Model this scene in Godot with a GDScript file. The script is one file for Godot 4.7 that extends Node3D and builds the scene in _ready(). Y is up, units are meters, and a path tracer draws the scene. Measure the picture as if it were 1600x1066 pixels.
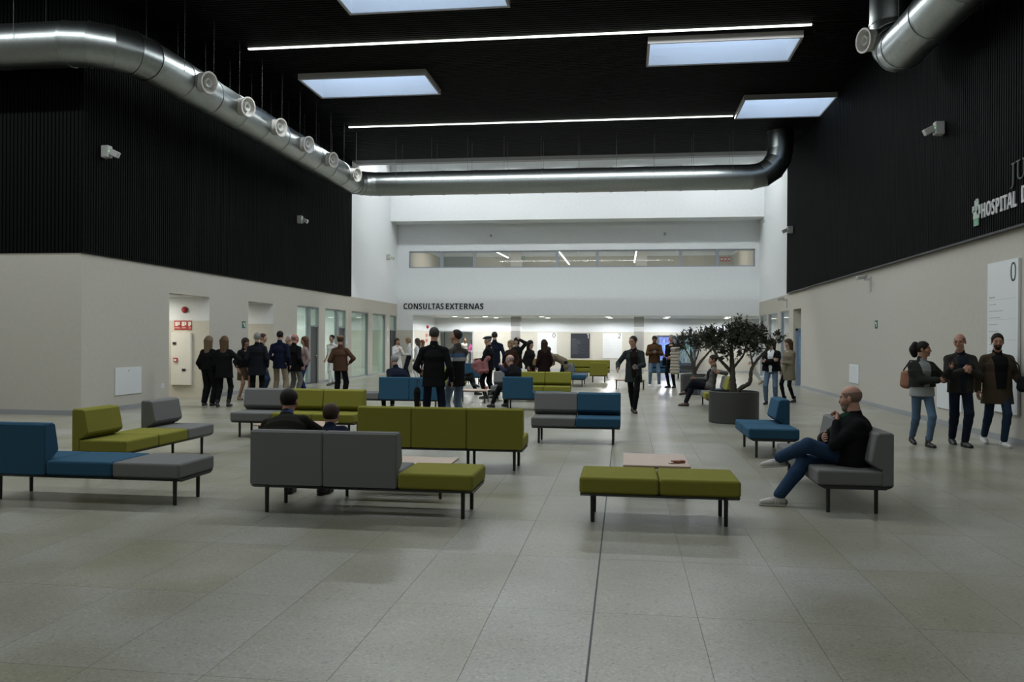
extends Node3D
# Hospital entrance hall, built object by object. y up, metres; the camera stands at x = 0, z = 0 and the hall runs along -z.

const XL := -11.0        # left wall
const XR := 6.17         # right wall
const HL := 3.33         # bottom of the black cladding, left
const HR := 3.42         # bottom of the black cladding, right
const HC := 8.87         # black ceiling
const ZC := -15.5        # corner where the left wall starts
const ZE := -32.2        # far end of black cladding and ceiling
const ZB := -39.1        # wall with the blue-grey window band
const ZR := -43.8        # back of the recess under it
const HW := 10.4          # white ceiling beyond the black one

var taken := {}
var mats := {}
var rng := RandomNumberGenerator.new()

# ------------------------------------------------------------------ scene
func _ready() -> void:
	rng.seed = 7
	var cam := Camera3D.new()
	cam.name = "camera"
	cam.fov = rad_to_deg(2.0 * atan(533.0 / 1286.0))
	cam.near = 0.05
	cam.far = 200.0
	var turn := Basis(Vector3.UP, atan(174.8 / 1286.0)) * Basis(Vector3.RIGHT, -1.2 / 1286.0) * Basis(Vector3.BACK, 0.0066)
	cam.transform = Transform3D(turn, Vector3(0, 1.6, 0))
	cam.current = true
	add_child(cam)

	var env := Environment.new()
	env.background_mode = Environment.BG_SKY
	var sky := Sky.new()
	var sm := ProceduralSkyMaterial.new()
	sm.sky_top_color = Color(0.67, 0.755, 0.865)
	sm.sky_horizon_color = Color(0.69, 0.77, 0.87)
	sm.ground_bottom_color = Color(0.3, 0.3, 0.3)
	sm.ground_horizon_color = Color(0.4, 0.42, 0.45)
	sm.sky_energy_multiplier = 1.0
	sky.sky_material = sm
	env.sky = sky
	env.background_energy_multiplier = 5.0
	env.tonemap_mode = Environment.TONE_MAPPER_LINEAR
	env.tonemap_exposure = 1.12
	env.sdfgi_enabled = true
	env.ssao_enabled = true
	env.ssil_enabled = true
	var we := WorldEnvironment.new()
	we.name = "environment"
	we.environment = env
	add_child(we)

	# long LED lines under the black ceiling, one every 7.5 m; the front three are above the frame or behind us and light the front floor and the bench backs
	led_line(-19.4, -9.3, 4.17, 48.0, "long white LED light line on the black ceiling, nearer of the two in view")
	led_line(-26.95, -9.3, 3.4, 48.0, "long white LED light line on the black ceiling, farther one above the cross duct")
	led_line(-11.9, -19.5, 4.17, 80.0, "long white LED light line over the front benches, above the frame")
	led_line(-4.4, -19.5, 4.17, 34.0, "long white LED light line over the open floor in front, above the frame")
	led_line(3.1, -19.5, 4.17, 20.0, "long white LED light line over the entrance behind the viewer")

	structure()
	ceiling_things()
	wall_things()
	furniture()
	trees()
	people()

# ------------------------------------------------------------------ names, metas, materials
func numbered(called: String) -> String:
	if not taken.has(called):
		taken[called] = 0
		return called
	taken[called] += 1
	return "%s_%03d" % [called, taken[called]]

func tag(o: Node3D, label: String, category: String, group := "", kind := "") -> Node3D:
	if label: o.set_meta("label", label)
	if category: o.set_meta("category", category)
	if group: o.set_meta("group", group)
	if kind: o.set_meta("kind", kind)
	return o

func thing(called: String, at: Vector3, turn: float, label: String, category: String, group := "") -> Node3D:
	var o := Node3D.new()
	o.name = numbered(called)
	add_child(o)
	o.position = at
	o.rotation.y = turn
	tag(o, label, category, group)
	return o

func put(called: String, mesh: Mesh, m: Material, parent: Node3D = null, at := Vector3.ZERO) -> MeshInstance3D:
	var o := MeshInstance3D.new()
	o.mesh = mesh
	o.material_override = m
	o.cast_shadow = GeometryInstance3D.SHADOW_CASTING_SETTING_ON
	if parent:
		o.name = called
		parent.add_child(o, true)
	else:
		o.name = numbered(called)
		add_child(o)
	o.position = at
	return o

func struct(called: String, mesh: Mesh, m: Material, at := Vector3.ZERO) -> MeshInstance3D:
	var o := put(called, mesh, m, null, at)
	o.set_meta("kind", "structure")
	return o

func col(r: float, g: float, b: float) -> Color:      # real-world base colour, linear
	return Color(r, g, b).linear_to_srgb()

func mat(c: Color, rough := 0.6, metal := 0.0, spec := 0.5) -> StandardMaterial3D:
	var key := "%s %.2f %.2f %.2f" % [c.to_html(), rough, metal, spec]
	if mats.has(key): return mats[key]
	var m := StandardMaterial3D.new()
	m.albedo_color = c
	m.roughness = rough
	m.metallic = metal
	m.metallic_specular = spec
	mats[key] = m
	return m

func glow(c: Color, e: float) -> StandardMaterial3D:
	var m := StandardMaterial3D.new()
	m.albedo_color = Color(0.9, 0.9, 0.9)
	m.emission_enabled = true
	m.emission = c
	m.emission_energy_multiplier = e
	return m

func noise_tex(freq: float, octaves: int, lo: Color, hi: Color, sd: int, size := 512) -> NoiseTexture2D:
	var n := FastNoiseLite.new()
	n.seed = sd
	n.frequency = freq
	n.fractal_octaves = octaves
	var t := NoiseTexture2D.new()
	t.width = size
	t.height = size
	t.seamless = true
	t.noise = n
	var g := Gradient.new()
	g.set_color(0, lo)
	g.set_color(1, hi)
	t.color_ramp = g
	return t

func cloth(c: Color, sheen := 0.25) -> StandardMaterial3D:      # woven upholstery and clothes
	var key := "cloth %s %.2f" % [c.to_html(), sheen]
	if mats.has(key): return mats[key]
	var m := StandardMaterial3D.new()
	m.albedo_color = c
	m.roughness = 0.92
	m.metallic_specular = 0.2
	m.rim_enabled = sheen > 0.0
	m.rim = sheen
	m.rim_tint = 0.7
	if not mats.has("weave"):
		mats["weave"] = noise_tex(0.25, 2, Color(0.8, 0.8, 0.8), Color(1, 1, 1), 5, 256)
	m.albedo_texture = mats["weave"]
	m.uv1_triplanar = true
	m.uv1_scale = Vector3.ONE * 4.0
	mats[key] = m
	return m

func paint(c: Color, rough := 0.75) -> StandardMaterial3D:      # wall paint with a faint roller grain
	var key := "paint %s" % c.to_html()
	if mats.has(key): return mats[key]
	var m := StandardMaterial3D.new()
	m.albedo_color = c
	m.roughness = rough
	m.metallic_specular = 0.35
	if not mats.has("grain"):
		mats["grain"] = noise_tex(0.03, 4, Color(0.975, 0.975, 0.975), Color(1, 1, 1), 11, 512)
	m.albedo_texture = mats["grain"]
	m.uv1_triplanar = true
	m.uv1_world_triplanar = true
	m.uv1_scale = Vector3.ONE * 0.45
	mats[key] = m
	return m

func glass(c: Color, alpha := 0.12) -> StandardMaterial3D:
	var m := StandardMaterial3D.new()
	m.albedo_color = Color(c.r, c.g, c.b, alpha)
	m.transparency = BaseMaterial3D.TRANSPARENCY_ALPHA
	m.roughness = 0.02
	m.metallic_specular = 0.5
	return m

# ------------------------------------------------------------------ mesh building
class MB:
	var v := PackedVector3Array()
	var n := PackedVector3Array()
	var c := PackedColorArray()
	var i := PackedInt32Array()
	var t := Transform3D()
	var tint := Color.WHITE
	var tinted := false
	func vert(p: Vector3, nn: Vector3) -> int:
		v.append(t * p)
		n.append((t.basis * nn).normalized())
		c.append(tint)
		return v.size() - 1
	func tri(a: int, b: int, d: int) -> void:      # counter-clockwise seen from outside
		i.append_array(PackedInt32Array([a, d, b]))
	func quad(a: Vector3, b: Vector3, d: Vector3, e: Vector3) -> void:
		var nn := (b - a).cross(d - a).normalized()
		var k := vert(a, nn); vert(b, nn); vert(d, nn); vert(e, nn)
		tri(k, k + 1, k + 2); tri(k, k + 2, k + 3)
	func box(lo: Vector3, hi: Vector3) -> void:
		var a := Vector3(minf(lo.x, hi.x), minf(lo.y, hi.y), minf(lo.z, hi.z))
		var b := Vector3(maxf(lo.x, hi.x), maxf(lo.y, hi.y), maxf(lo.z, hi.z))
		quad(Vector3(a.x, a.y, b.z), Vector3(b.x, a.y, b.z), Vector3(b.x, b.y, b.z), Vector3(a.x, b.y, b.z))
		quad(Vector3(b.x, a.y, a.z), Vector3(a.x, a.y, a.z), Vector3(a.x, b.y, a.z), Vector3(b.x, b.y, a.z))
		quad(Vector3(b.x, a.y, b.z), Vector3(b.x, a.y, a.z), Vector3(b.x, b.y, a.z), Vector3(b.x, b.y, b.z))
		quad(Vector3(a.x, a.y, a.z), Vector3(a.x, a.y, b.z), Vector3(a.x, b.y, b.z), Vector3(a.x, b.y, a.z))
		quad(Vector3(a.x, b.y, b.z), Vector3(b.x, b.y, b.z), Vector3(b.x, b.y, a.z), Vector3(a.x, b.y, a.z))
		quad(Vector3(a.x, a.y, a.z), Vector3(b.x, a.y, a.z), Vector3(b.x, a.y, b.z), Vector3(a.x, a.y, b.z))
	func cbox(at: Vector3, size: Vector3) -> void:
		box(at - size / 2, at + size / 2)
	func slab(axis: int, a0: float, a1: float, b0: float, b1: float, d0: float, d1: float, holes: Array) -> void:
		# a slab across `axis` (0: a = z, b = y; 1: a = x, b = z; 2: a = x, b = y) from d0 to d1, with rectangular holes [a0, a1, b0, b1]
		var aa := [a0, a1]
		for h in holes:
			for e in [h[0], h[1]]:
				if e > a0 and e < a1 and not aa.has(e): aa.append(e)
		aa.sort()
		for k in aa.size() - 1:
			var mid: float = (aa[k] + aa[k + 1]) / 2.0
			var cuts := []
			for h in holes:
				if h[0] < mid and h[1] > mid: cuts.append([maxf(h[2], b0), minf(h[3], b1)])
			cuts.sort_custom(func(p, q): return p[0] < q[0])
			var from := b0
			for cut in cuts + [[b1, b1]]:
				if cut[0] > from + 0.0001:
					if axis == 0: box(Vector3(d0, from, aa[k]), Vector3(d1, cut[0], aa[k + 1]))
					elif axis == 1: box(Vector3(aa[k], d0, from), Vector3(aa[k + 1], d1, cut[0]))
					else: box(Vector3(aa[k], from, d0), Vector3(aa[k + 1], cut[0], d1))
				from = maxf(from, cut[1])
	func rbox(at: Vector3, size: Vector3, r: float) -> void:      # box with rounded edges
		var h := size / 2.0
		var offs := [0.0, 0.35, 0.75, 1.0]
		var ax := []
		for a in 3:
			var line := []
			for o in offs: line.append(-h[a] + r * o)
			for k in 4: line.append(h[a] - r * offs[3 - k])
			ax.append(line)
		for face in 6:
			var a := face / 2
			var s := 1.0 if face % 2 == 0 else -1.0
			var u := (a + 1) % 3
			var w := (a + 2) % 3
			var base := v.size()
			for p in 8:
				for q in 8:
					var pt := Vector3.ZERO
					pt[a] = s * h[a]
					pt[u] = ax[u][p]
					pt[w] = ax[w][q]
					var inner := pt.clamp(-h + Vector3.ONE * r, h - Vector3.ONE * r)
					var dir := (pt - inner).normalized()
					vert(at + inner + dir * r, dir)
			for p in 7:
				for q in 7:
					var k := base + p * 8 + q
					if s > 0: tri(k, k + 8, k + 9); tri(k, k + 9, k + 1)
					else: tri(k, k + 9, k + 8); tri(k, k + 1, k + 9)
	func ring(at: Vector3, side: Vector3, up: Vector3, r: float, seg: int, nn_along := Vector3.ZERO) -> int:
		var k := v.size()
		for s in seg + 1:
			var a := TAU * s / seg
			var d := side * cos(a) + up * sin(a)
			vert(at + d * r, (d + nn_along).normalized())
		return k
	func join(k0: int, k1: int, seg: int) -> void:      # ring k0 is nearer the start; rings turn counter-clockwise seen from the end
		for s in seg:
			tri(k0 + s, k0 + s + 1, k1 + s + 1)
			tri(k0 + s, k1 + s + 1, k1 + s)
	func tube(path: Array, radii: Array, seg := 12, caps := true) -> void:
		var prev := -1
		var side := Vector3.ZERO
		for k in path.size():
			var dir: Vector3 = (path[mini(k + 1, path.size() - 1)] - path[maxi(k - 1, 0)]).normalized()
			if side == Vector3.ZERO:
				side = dir.cross(Vector3.UP if absf(dir.y) < 0.9 else Vector3.RIGHT).normalized()
			else:
				side = (side - dir * side.dot(dir)).normalized()
			var up := dir.cross(side)
			var r: float = radii[mini(k, radii.size() - 1)]
			if k == 0 and caps: disc(path[0], side, up, r, seg, -dir)
			var cur := ring(path[k], side, up, r, seg)
			if prev >= 0: join(prev, cur, seg)
			prev = cur
			if k == path.size() - 1 and caps: disc(path[k], side, up, r, seg, dir)
	func disc(at: Vector3, side: Vector3, up: Vector3, r: float, seg: int, nn: Vector3) -> void:
		var m := vert(at, nn)
		var k := v.size()
		for s in seg + 1:
			var a := TAU * s / seg
			vert(at + (side * cos(a) + up * sin(a)) * r, nn)
		for s in seg:
			if side.cross(up).dot(nn) > 0: tri(m, k + s, k + s + 1)
			else: tri(m, k + s + 1, k + s)
	func lathe(profile: Array, seg := 24) -> void:      # [radius, height] from bottom to top round the y axis, outside on the right
		for k in profile.size() - 1:
			var a: Vector2 = profile[k]
			var b: Vector2 = profile[k + 1]
			var d := (b - a).normalized()
			var out := Vector2(d.y, -d.x)
			var k0 := v.size()
			for e in [a, b]:
				for s in seg + 1:
					var q := TAU * s / seg
					vert(Vector3(cos(q) * e.x, e.y, sin(q) * e.x), Vector3(cos(q) * out.x, out.y, sin(q) * out.x))
			for s in seg:
				var p := k0 + s
				var o := k0 + seg + 1 + s
				tri(p, o, o + 1); tri(p, o + 1, p + 1)
	func prism(poly: PackedVector2Array, half: float, bevel: float) -> void:      # profile in (z, y), counter-clockwise; extruded along x, bevelled ends
		var inset := poly
		if bevel > 0.0:
			var shrunk := Geometry2D.offset_polygon(poly, -bevel, Geometry2D.JOIN_MITER)
			if shrunk.size() and shrunk[0].size() == poly.size():
				inset = shrunk[0]
				var best := 0
				for k in inset.size():
					if inset[k].distance_to(poly[0]) < inset[best].distance_to(poly[0]): best = k
				var fixed := PackedVector2Array()
				for k in inset.size(): fixed.append(inset[(best + k) % inset.size()])
				inset = fixed
		var m := poly.size()
		for k in m:
			var a := poly[k]
			var b := poly[(k + 1) % m]
			var c2 := inset[k]
			var d := inset[(k + 1) % m]
			var w := half - bevel
			quad(Vector3(w, a.y, a.x), Vector3(-w, a.y, a.x), Vector3(-w, b.y, b.x), Vector3(w, b.y, b.x))
			if bevel > 0.0:
				quad(Vector3(half, c2.y, c2.x), Vector3(w, a.y, a.x), Vector3(w, b.y, b.x), Vector3(half, d.y, d.x))
				quad(Vector3(-w, a.y, a.x), Vector3(-half, c2.y, c2.x), Vector3(-half, d.y, d.x), Vector3(-w, b.y, b.x))
		var idx := Geometry2D.triangulate_polygon(inset)
		for s in [1.0, -1.0]:
			var k0 := v.size()
			for p in inset: vert(Vector3(s * half, p.y, p.x), Vector3(s, 0, 0))
			for k in range(0, idx.size(), 3):
				var pa := inset[idx[k]]
				var pb := inset[idx[k + 1]]
				var pc := inset[idx[k + 2]]
				var ccw := (pb - pa).cross(pc - pa) > 0.0
				if ccw == (s < 0): tri(k0 + idx[k], k0 + idx[k + 1], k0 + idx[k + 2])
				else: tri(k0 + idx[k], k0 + idx[k + 2], k0 + idx[k + 1])
	func add(o: MB, xf: Transform3D) -> void:
		var k := v.size()
		for j in o.v.size():
			v.append(xf * o.v[j])
			n.append((xf.basis * o.n[j]).normalized())
		c.append_array(o.c)
		var flip := xf.basis.determinant() < 0.0
		for j in range(0, o.i.size(), 3):
			if flip: i.append_array(PackedInt32Array([o.i[j] + k, o.i[j + 2] + k, o.i[j + 1] + k]))
			else: i.append_array(PackedInt32Array([o.i[j] + k, o.i[j + 1] + k, o.i[j + 2] + k]))
	func mesh() -> ArrayMesh:
		var a := []
		a.resize(Mesh.ARRAY_MAX)
		a[Mesh.ARRAY_VERTEX] = v
		a[Mesh.ARRAY_NORMAL] = n
		if tinted: a[Mesh.ARRAY_COLOR] = c
		a[Mesh.ARRAY_INDEX] = i
		var m := ArrayMesh.new()
		m.add_surface_from_arrays(Mesh.PRIMITIVE_TRIANGLES, a)
		return m

func bx(lo: Vector3, hi: Vector3) -> ArrayMesh:
	var b := MB.new()
	b.box(lo, hi)
	return b.mesh()

func text_mesh(words: String, size: float, depth: float, bold := true, serif := false) -> TextMesh:
	var f := SystemFont.new()
	f.font_names = PackedStringArray(["Droid Serif" if serif else "Droid Sans"])
	f.font_weight = 700 if bold else 400
	var t := TextMesh.new()
	t.font = f
	t.text = words
	t.font_size = 64
	t.pixel_size = size / 64.0
	t.depth = depth
	t.horizontal_alignment = HORIZONTAL_ALIGNMENT_LEFT
	t.vertical_alignment = VERTICAL_ALIGNMENT_BOTTOM
	return t

func area(parent: Node3D, called: String, at: Vector3, size: Vector2, energy: float, c: Color, look := Vector3.DOWN) -> void:
	var l := AreaLight3D.new()
	l.name = called
	l.area_size = size
	l.area_normalize_energy = true
	l.light_energy = energy
	l.light_color = c
	l.shadow_enabled = true
	l.area_range = 60.0
	parent.add_child(l, true)
	l.position = at
	if look != Vector3.DOWN:
		l.look_at_from_position(at, at + look, Vector3.UP)
	else:
		l.rotation = Vector3(-PI / 2, 0, 0)

func led_line(z: float, x0: float, x1: float, energy: float, label: String) -> void:
	var o := thing("led_light_line", Vector3((x0 + x1) / 2, HC, z), 0, label, "ceiling light", "LED lines on the black ceiling")
	var b := MB.new()
	var w := x1 - x0
	b.box(Vector3(-w / 2, -0.06, -0.04), Vector3(w / 2, -0.02, 0.04))
	put("housing", b.mesh(), mat(col(0.5, 0.5, 0.5), 0.5), o)
	put("diffuser", bx(Vector3(-w / 2, -0.085, -0.036), Vector3(w / 2, -0.06, 0.036)), glow(Color(0.97, 1.0, 0.96), 3.0), o)
	area(o, "line_light", Vector3(0, -0.1, 0), Vector2(w, 0.07), energy, Color(0.96, 0.985, 1.0))

# ------------------------------------------------------------------ the building
func ribs(b: MB, axis: int, a0: float, a1: float, b0: float, b1: float, d0: float, d1: float, pitch: float) -> void:
	var k := 0
	while a0 + (k + 0.62) * pitch < a1:
		var p := a0 + k * pitch
		if axis == 0: b.box(Vector3(d0, b0, p), Vector3(d1, b1, p + pitch * 0.62))
		else: b.box(Vector3(p, b0, d0), Vector3(p + pitch * 0.62, b1, d1))
		k += 1

func structure() -> void:
	var beige := paint(col(0.46, 0.44, 0.38))
	var white := paint(col(0.70, 0.73, 0.74))
	var cream := paint(col(0.56, 0.535, 0.46))
	var black := mat(col(0.0042, 0.0046, 0.0045), 0.65, 0.0, 0.16)
	var skirting := mat(col(0.27, 0.28, 0.285), 0.5)
	floor_tiles()

	# left wall: lower part with its openings, black ribbed cladding and white end above
	var holes := [[-20.75, -18.78, 0.0, 2.7], [-24.8, -23.05, 0.0, 2.7], [-28.73, -26.7, 0.0, 2.74], [-31.64, -29.37, 0.0, 2.74], [-34.55, -32.35, 0.03, 2.75], [-37.16, -35.19, 0.03, 2.75], [-39.0, -37.9, 0.0, 2.75]]
	var b := MB.new()
	b.slab(0, ZB, ZC, 0, HL, XL - 0.3, XL, holes)
	struct("wall_left", b.mesh(), beige)
	struct("wall_left_end", bx(Vector3(XL - 0.3, HL, ZB - 0.4), Vector3(XL, 10.8, ZE)), white)
	b = MB.new()
	b.box(Vector3(XL - 0.3, HL + 0.02, ZE), Vector3(XL, 10.4, ZC))
	ribs(b, 0, ZE, ZC + 0.03, HL + 0.02, HC, XL, XL + 0.035, 0.085)
	struct("wall_left_cladding", b.mesh(), black)
	struct("trim_1", bx(Vector3(XL - 0.02, HL, ZE), Vector3(XL + 0.04, HL + 0.03, ZC + 0.04)), black)
	b = MB.new()
	for s in [[ZC, -18.78], [-20.75, -23.05], [-24.8, -26.7], [-28.73, -29.37], [-31.64, -32.35], [-34.55, -35.19], [-37.16, -37.9]]:
		b.box(Vector3(XL, 0, s[0]), Vector3(XL + 0.015, 0.1, s[1]))
	struct("baseboard_left", b.mesh(), skirting)

	# the wall that faces us at the left, where the hall widens
	struct("wall_front_left", bx(Vector3(-21, 0, ZC - 0.3), Vector3(XL - 0.3, HL, ZC)), beige)
	b = MB.new()
	b.box(Vector3(-21, HL + 0.02, ZC - 0.3), Vector3(XL, 10.4, ZC))
	ribs(b, 2, -21, XL + 0.02, HL + 0.02, HC, ZC, ZC + 0.035, 0.085)
	struct("wall_front_left_cladding", b.mesh(), black)
	struct("baseboard_front_left", bx(Vector3(-21, 0, ZC), Vector3(XL + 0.015, 0.1, ZC + 0.015)), skirting)

	# right wall
	holes = [[-31.4, -30.05, 0.0, 2.8], [-33.85, -32.2, 0.03, 2.8], [-36.65, -34.55, 0.03, 2.8], [-38.85, -37.15, 0.03, 2.8]]
	b = MB.new()
	b.slab(0, ZB, 8.0, 0, HR, XR, XR + 0.3, holes)
	struct("wall_right", b.mesh(), beige)
	struct("wall_right_end", bx(Vector3(XR, HR, ZB - 0.4), Vector3(XR + 0.3, 10.8, ZE)), white)
	b = MB.new()
	b.box(Vector3(XR - 0.06, HR + 0.02, ZE), Vector3(XR + 0.3, 10.4, 8.0))
	ribs(b, 0, ZE, 8.0, HR + 0.02, HC, XR - 0.095, XR - 0.06, 0.085)
	struct("wall_right_cladding", b.mesh(), black)
	struct("trim_3", bx(Vector3(XR - 0.1, HR, ZE), Vector3(XR + 0.02, HR + 0.035, 8.0)), mat(col(0.03, 0.03, 0.03), 0.5))
	b = MB.new()
	for s in [[8.0, -30.05], [-31.4, -32.2], [-33.85, -34.55], [-36.65, -37.15], [-38.85, ZB]]:
		b.box(Vector3(XR - 0.015, 0, s[0]), Vector3(XR, 0.1, s[1]))
	struct("baseboard_right", b.mesh(), skirting)

	# walls behind and beside the camera, out of view
	struct("wall_behind", bx(Vector3(-21, 0, 8.0), Vector3(XR + 0.3, 10.4, 8.3)), beige)
	struct("wall_side", bx(Vector3(-21.3, 0, ZC - 0.3), Vector3(-21, 10.4, 8.3)), beige)

	# wall with the window band over the recess, and the proud block above it
	holes = [[-10.2, XR, 0.0, 2.8], [-10.41, 5.97, 5.08, 5.9]]
	b = MB.new()
	b.slab(2, XL, XR, 0, 7.3, ZB - 0.3, ZB, holes)
	struct("wall_far", b.mesh(), white)
	struct("wall_far_wainscot", bx(Vector3(XL, 0, ZB), Vector3(-10.2, 2.06, ZB + 0.004)), cream)
	struct("wall_far_upper", bx(Vector3(XL, 7.2, ZB - 0.3), Vector3(XR, HW + 0.4, -37.9)), white)

	# ceilings
	var sky_holes := []
	for s in SKYLIGHTS: sky_holes.append([s[0], s[1], s[2], s[3]])
	b = MB.new()
	b.slab(1, -21, XR, ZE, 8.3, HC, HC + 0.3, sky_holes)
	struct("ceiling", b.mesh(), black)
	b = MB.new()
	var z := ZE + 0.05
	while z < 2.0:
		var from := XL if z < ZC else -21.0
		var cuts := []
		for s in SKYLIGHTS:
			if z + 0.07 > s[2] and z < s[3]: cuts.append([s[0], s[1]])
		cuts.sort_custom(func(p, q): return p[0] < q[0])
		for c in cuts + [[XR, XR]]:
			if c[0] > from and not [-26.95, -19.4, -11.9, -4.4].any(func(q): return absf(q - z - 0.035) < 0.1): b.box(Vector3(from, HC - 0.03, z), Vector3(c[0], HC, z + 0.07))
			from = c[1]
		z += 0.12
	struct("ceiling_ribs", b.mesh(), black)
	struct("trim_4", bx(Vector3(XL, HC - 0.03, ZE - 0.62), Vector3(XR, HC + 0.1, ZE)), mat(col(0.075, 0.08, 0.08), 0.6))
	struct("trim_5", bx(Vector3(XL, HC - 0.03, ZE - 0.95), Vector3(XR, HC + 0.1, ZE - 0.62)), mat(col(0.3, 0.3, 0.3), 0.6))
	struct("trim_6", bx(Vector3(XL, HC + 0.1, ZE - 0.95), Vector3(XR, HW, ZE - 0.8)), white)
	struct("ceiling_white", bx(Vector3(XL - 0.3, HW, ZB - 0.4), Vector3(XR + 0.3, HW + 0.3, ZE - 0.3)), white)
	struct("ceiling_upstand", bx(Vector3(XL - 0.3, HC + 0.3, ZE - 0.3), Vector3(XR + 0.3, HW + 0.3, ZE)), white)

	alcoves(cream, white)
	recess(cream, white)
	offices(cream, white)
	upper_gallery(cream, white)

func floor_tiles() -> void:
	var stone := StandardMaterial3D.new()
	stone.albedo_color = Color.WHITE
	stone.vertex_color_use_as_albedo = true
	stone.roughness = 0.29
	stone.metallic_specular = 0.42
	var im := Image.create(512, 512, false, Image.FORMAT_RGB8)
	var r := RandomNumberGenerator.new()
	r.seed = 3
	im.fill(Color(0.92, 0.92, 0.905))
	for k in 16000:
		var x := r.randi_range(0, 511)
		var y := r.randi_range(0, 511)
		var w := r.randi_range(1, 4)
		var t := r.randf()
		var c := Color(0.83, 0.83, 0.82) if t < 0.4 else Color(1.0, 1.0, 0.985) if t < 0.75 else Color(0.88, 0.855, 0.80) if t < 0.95 else Color(0.74, 0.745, 0.745)
		im.fill_rect(Rect2i(x, y, w, maxi(1, w - r.randi_range(0, 2))), c)
	stone.albedo_texture = ImageTexture.create_from_image(im)
	stone.uv1_triplanar = true
	stone.uv1_world_triplanar = true
	stone.uv1_scale = Vector3.ONE * 0.55
	stone.detail_enabled = true
	stone.detail_blend_mode = BaseMaterial3D.BLEND_MODE_MUL
	stone.detail_albedo = noise_tex(0.012, 3, Color(0.83, 0.82, 0.75), Color(1, 1, 1), 21, 512)
	stone.detail_uv_layer = BaseMaterial3D.DETAIL_UV_2
	stone.uv2_triplanar = true
	stone.uv2_world_triplanar = true
	stone.uv2_scale = Vector3.ONE * 0.11
	var root := Node3D.new()
	root.name = "floor"
	add_child(root)
	root.set_meta("kind", "structure")
	put("screed", bx(Vector3(-21.3, -0.3, -52), Vector3(13, -0.02, 8.3)), mat(col(0.12, 0.12, 0.115), 0.8), root)
	var tones := []
	for k in 5:
		var g: float = [0.40, 0.42, 0.435, 0.41, 0.425][k]
		tones.append(Color(g, g * [0.985, 0.99, 0.995, 0.98, 0.985][k], g * [0.88, 0.92, 0.94, 0.86, 0.9][k]))
	var px := 0.6
	var pz := 1.2
	var cells := []
	for ix in range(-36, 22):
		for iz in range(-37, 8):
			var x0 := -0.165 + ix * px
			var z0 := -7.27 + iz * pz
			var d := Vector2(x0 + 0.3, z0 + 0.6)
			var seen: float = d.length() if d.y < -3.0 and d.x > d.y * 0.82 - 0.5 and d.x < -d.y * 0.52 + 0.5 else 1000.0 + d.length()
			cells.append([seen, x0, z0, r.randi_range(0, 4)])
	cells.sort_custom(func(p, q): return p[0] < q[0])
	var meshes := []
	for k in 5:
		var b := MB.new()
		b.tinted = true
		b.tint = tones[k]
		tile_shape(b, Vector3.ZERO, px, pz)
		meshes.append(b.mesh())
	var rest := MB.new()
	rest.tinted = true
	for k in cells.size():
		var c: Array = cells[k]
		if k < 300:
			put("tile", meshes[c[3]], stone, root, Vector3(c[1], 0, c[2]))
		else:
			rest.tint = tones[c[3]]
			tile_shape(rest, Vector3(c[1], 0, c[2]), px, pz)
	var far := put("far_tiles", rest.mesh(), stone, root)
	far.set_meta("kind", "stuff")
	# the wider dark movement joint that runs down the hall
	put("movement_joint", bx(Vector3(-0.171, -0.02, -43), Vector3(-0.159, 0.0006, 8)), mat(col(0.05, 0.05, 0.05), 0.7), root)

func tile_shape(b: MB, at: Vector3, w: float, d: float) -> void:
	var g := 0.0012
	b.quad(at + Vector3(g, 0, d - g), at + Vector3(w - g, 0, d - g), at + Vector3(w - g, 0, g), at + Vector3(g, 0, g))
	b.quad(at + Vector3(g, -0.02, d - g), at + Vector3(w - g, -0.02, d - g), at + Vector3(w - g, 0, d - g), at + Vector3(g, 0, d - g))
	b.quad(at + Vector3(w - g, -0.02, g), at + Vector3(g, -0.02, g), at + Vector3(g, 0, g), at + Vector3(w - g, 0, g))
	b.quad(at + Vector3(w - g, -0.02, d - g), at + Vector3(w - g, -0.02, g), at + Vector3(w - g, 0, g), at + Vector3(w - g, 0, d - g))
	b.quad(at + Vector3(g, -0.02, g), at + Vector3(g, -0.02, d - g), at + Vector3(g, 0, d - g), at + Vector3(g, 0, g))

func room(called: String, lo: Vector3, hi: Vector3, split: float, low: Material, high: Material, open: Array) -> void:
	# four walls and a ceiling, two-tone; `open` lists sides left out: "x0", "x1", "z0", "z1"
	var a := MB.new()
	var c := MB.new()
	for side in ["x0", "x1", "z0", "z1"]:
		if side in open: continue
		for half in 2:
			var y0 := lo.y if half == 0 else split
			var y1 := split if half == 0 else hi.y
			var b := a if half == 0 else c
			if side == "x0": b.box(Vector3(lo.x - 0.15, y0, lo.z), Vector3(lo.x, y1, hi.z))
			elif side == "x1": b.box(Vector3(hi.x, y0, lo.z), Vector3(hi.x + 0.15, y1, hi.z))
			elif side == "z0": b.box(Vector3(lo.x, y0, lo.z - 0.15), Vector3(hi.x, y1, lo.z))
			else: b.box(Vector3(lo.x, y0, hi.z), Vector3(hi.x, y1, hi.z + 0.15))
	c.box(Vector3(lo.x - 0.15, hi.y, lo.z - 0.15), Vector3(hi.x + 0.15, hi.y + 0.15, hi.z + 0.15))
	if a.v.size(): struct("wall_%s_lower" % called, a.mesh(), low)
	struct("wall_%s_upper" % called, c.mesh(), high)

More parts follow.
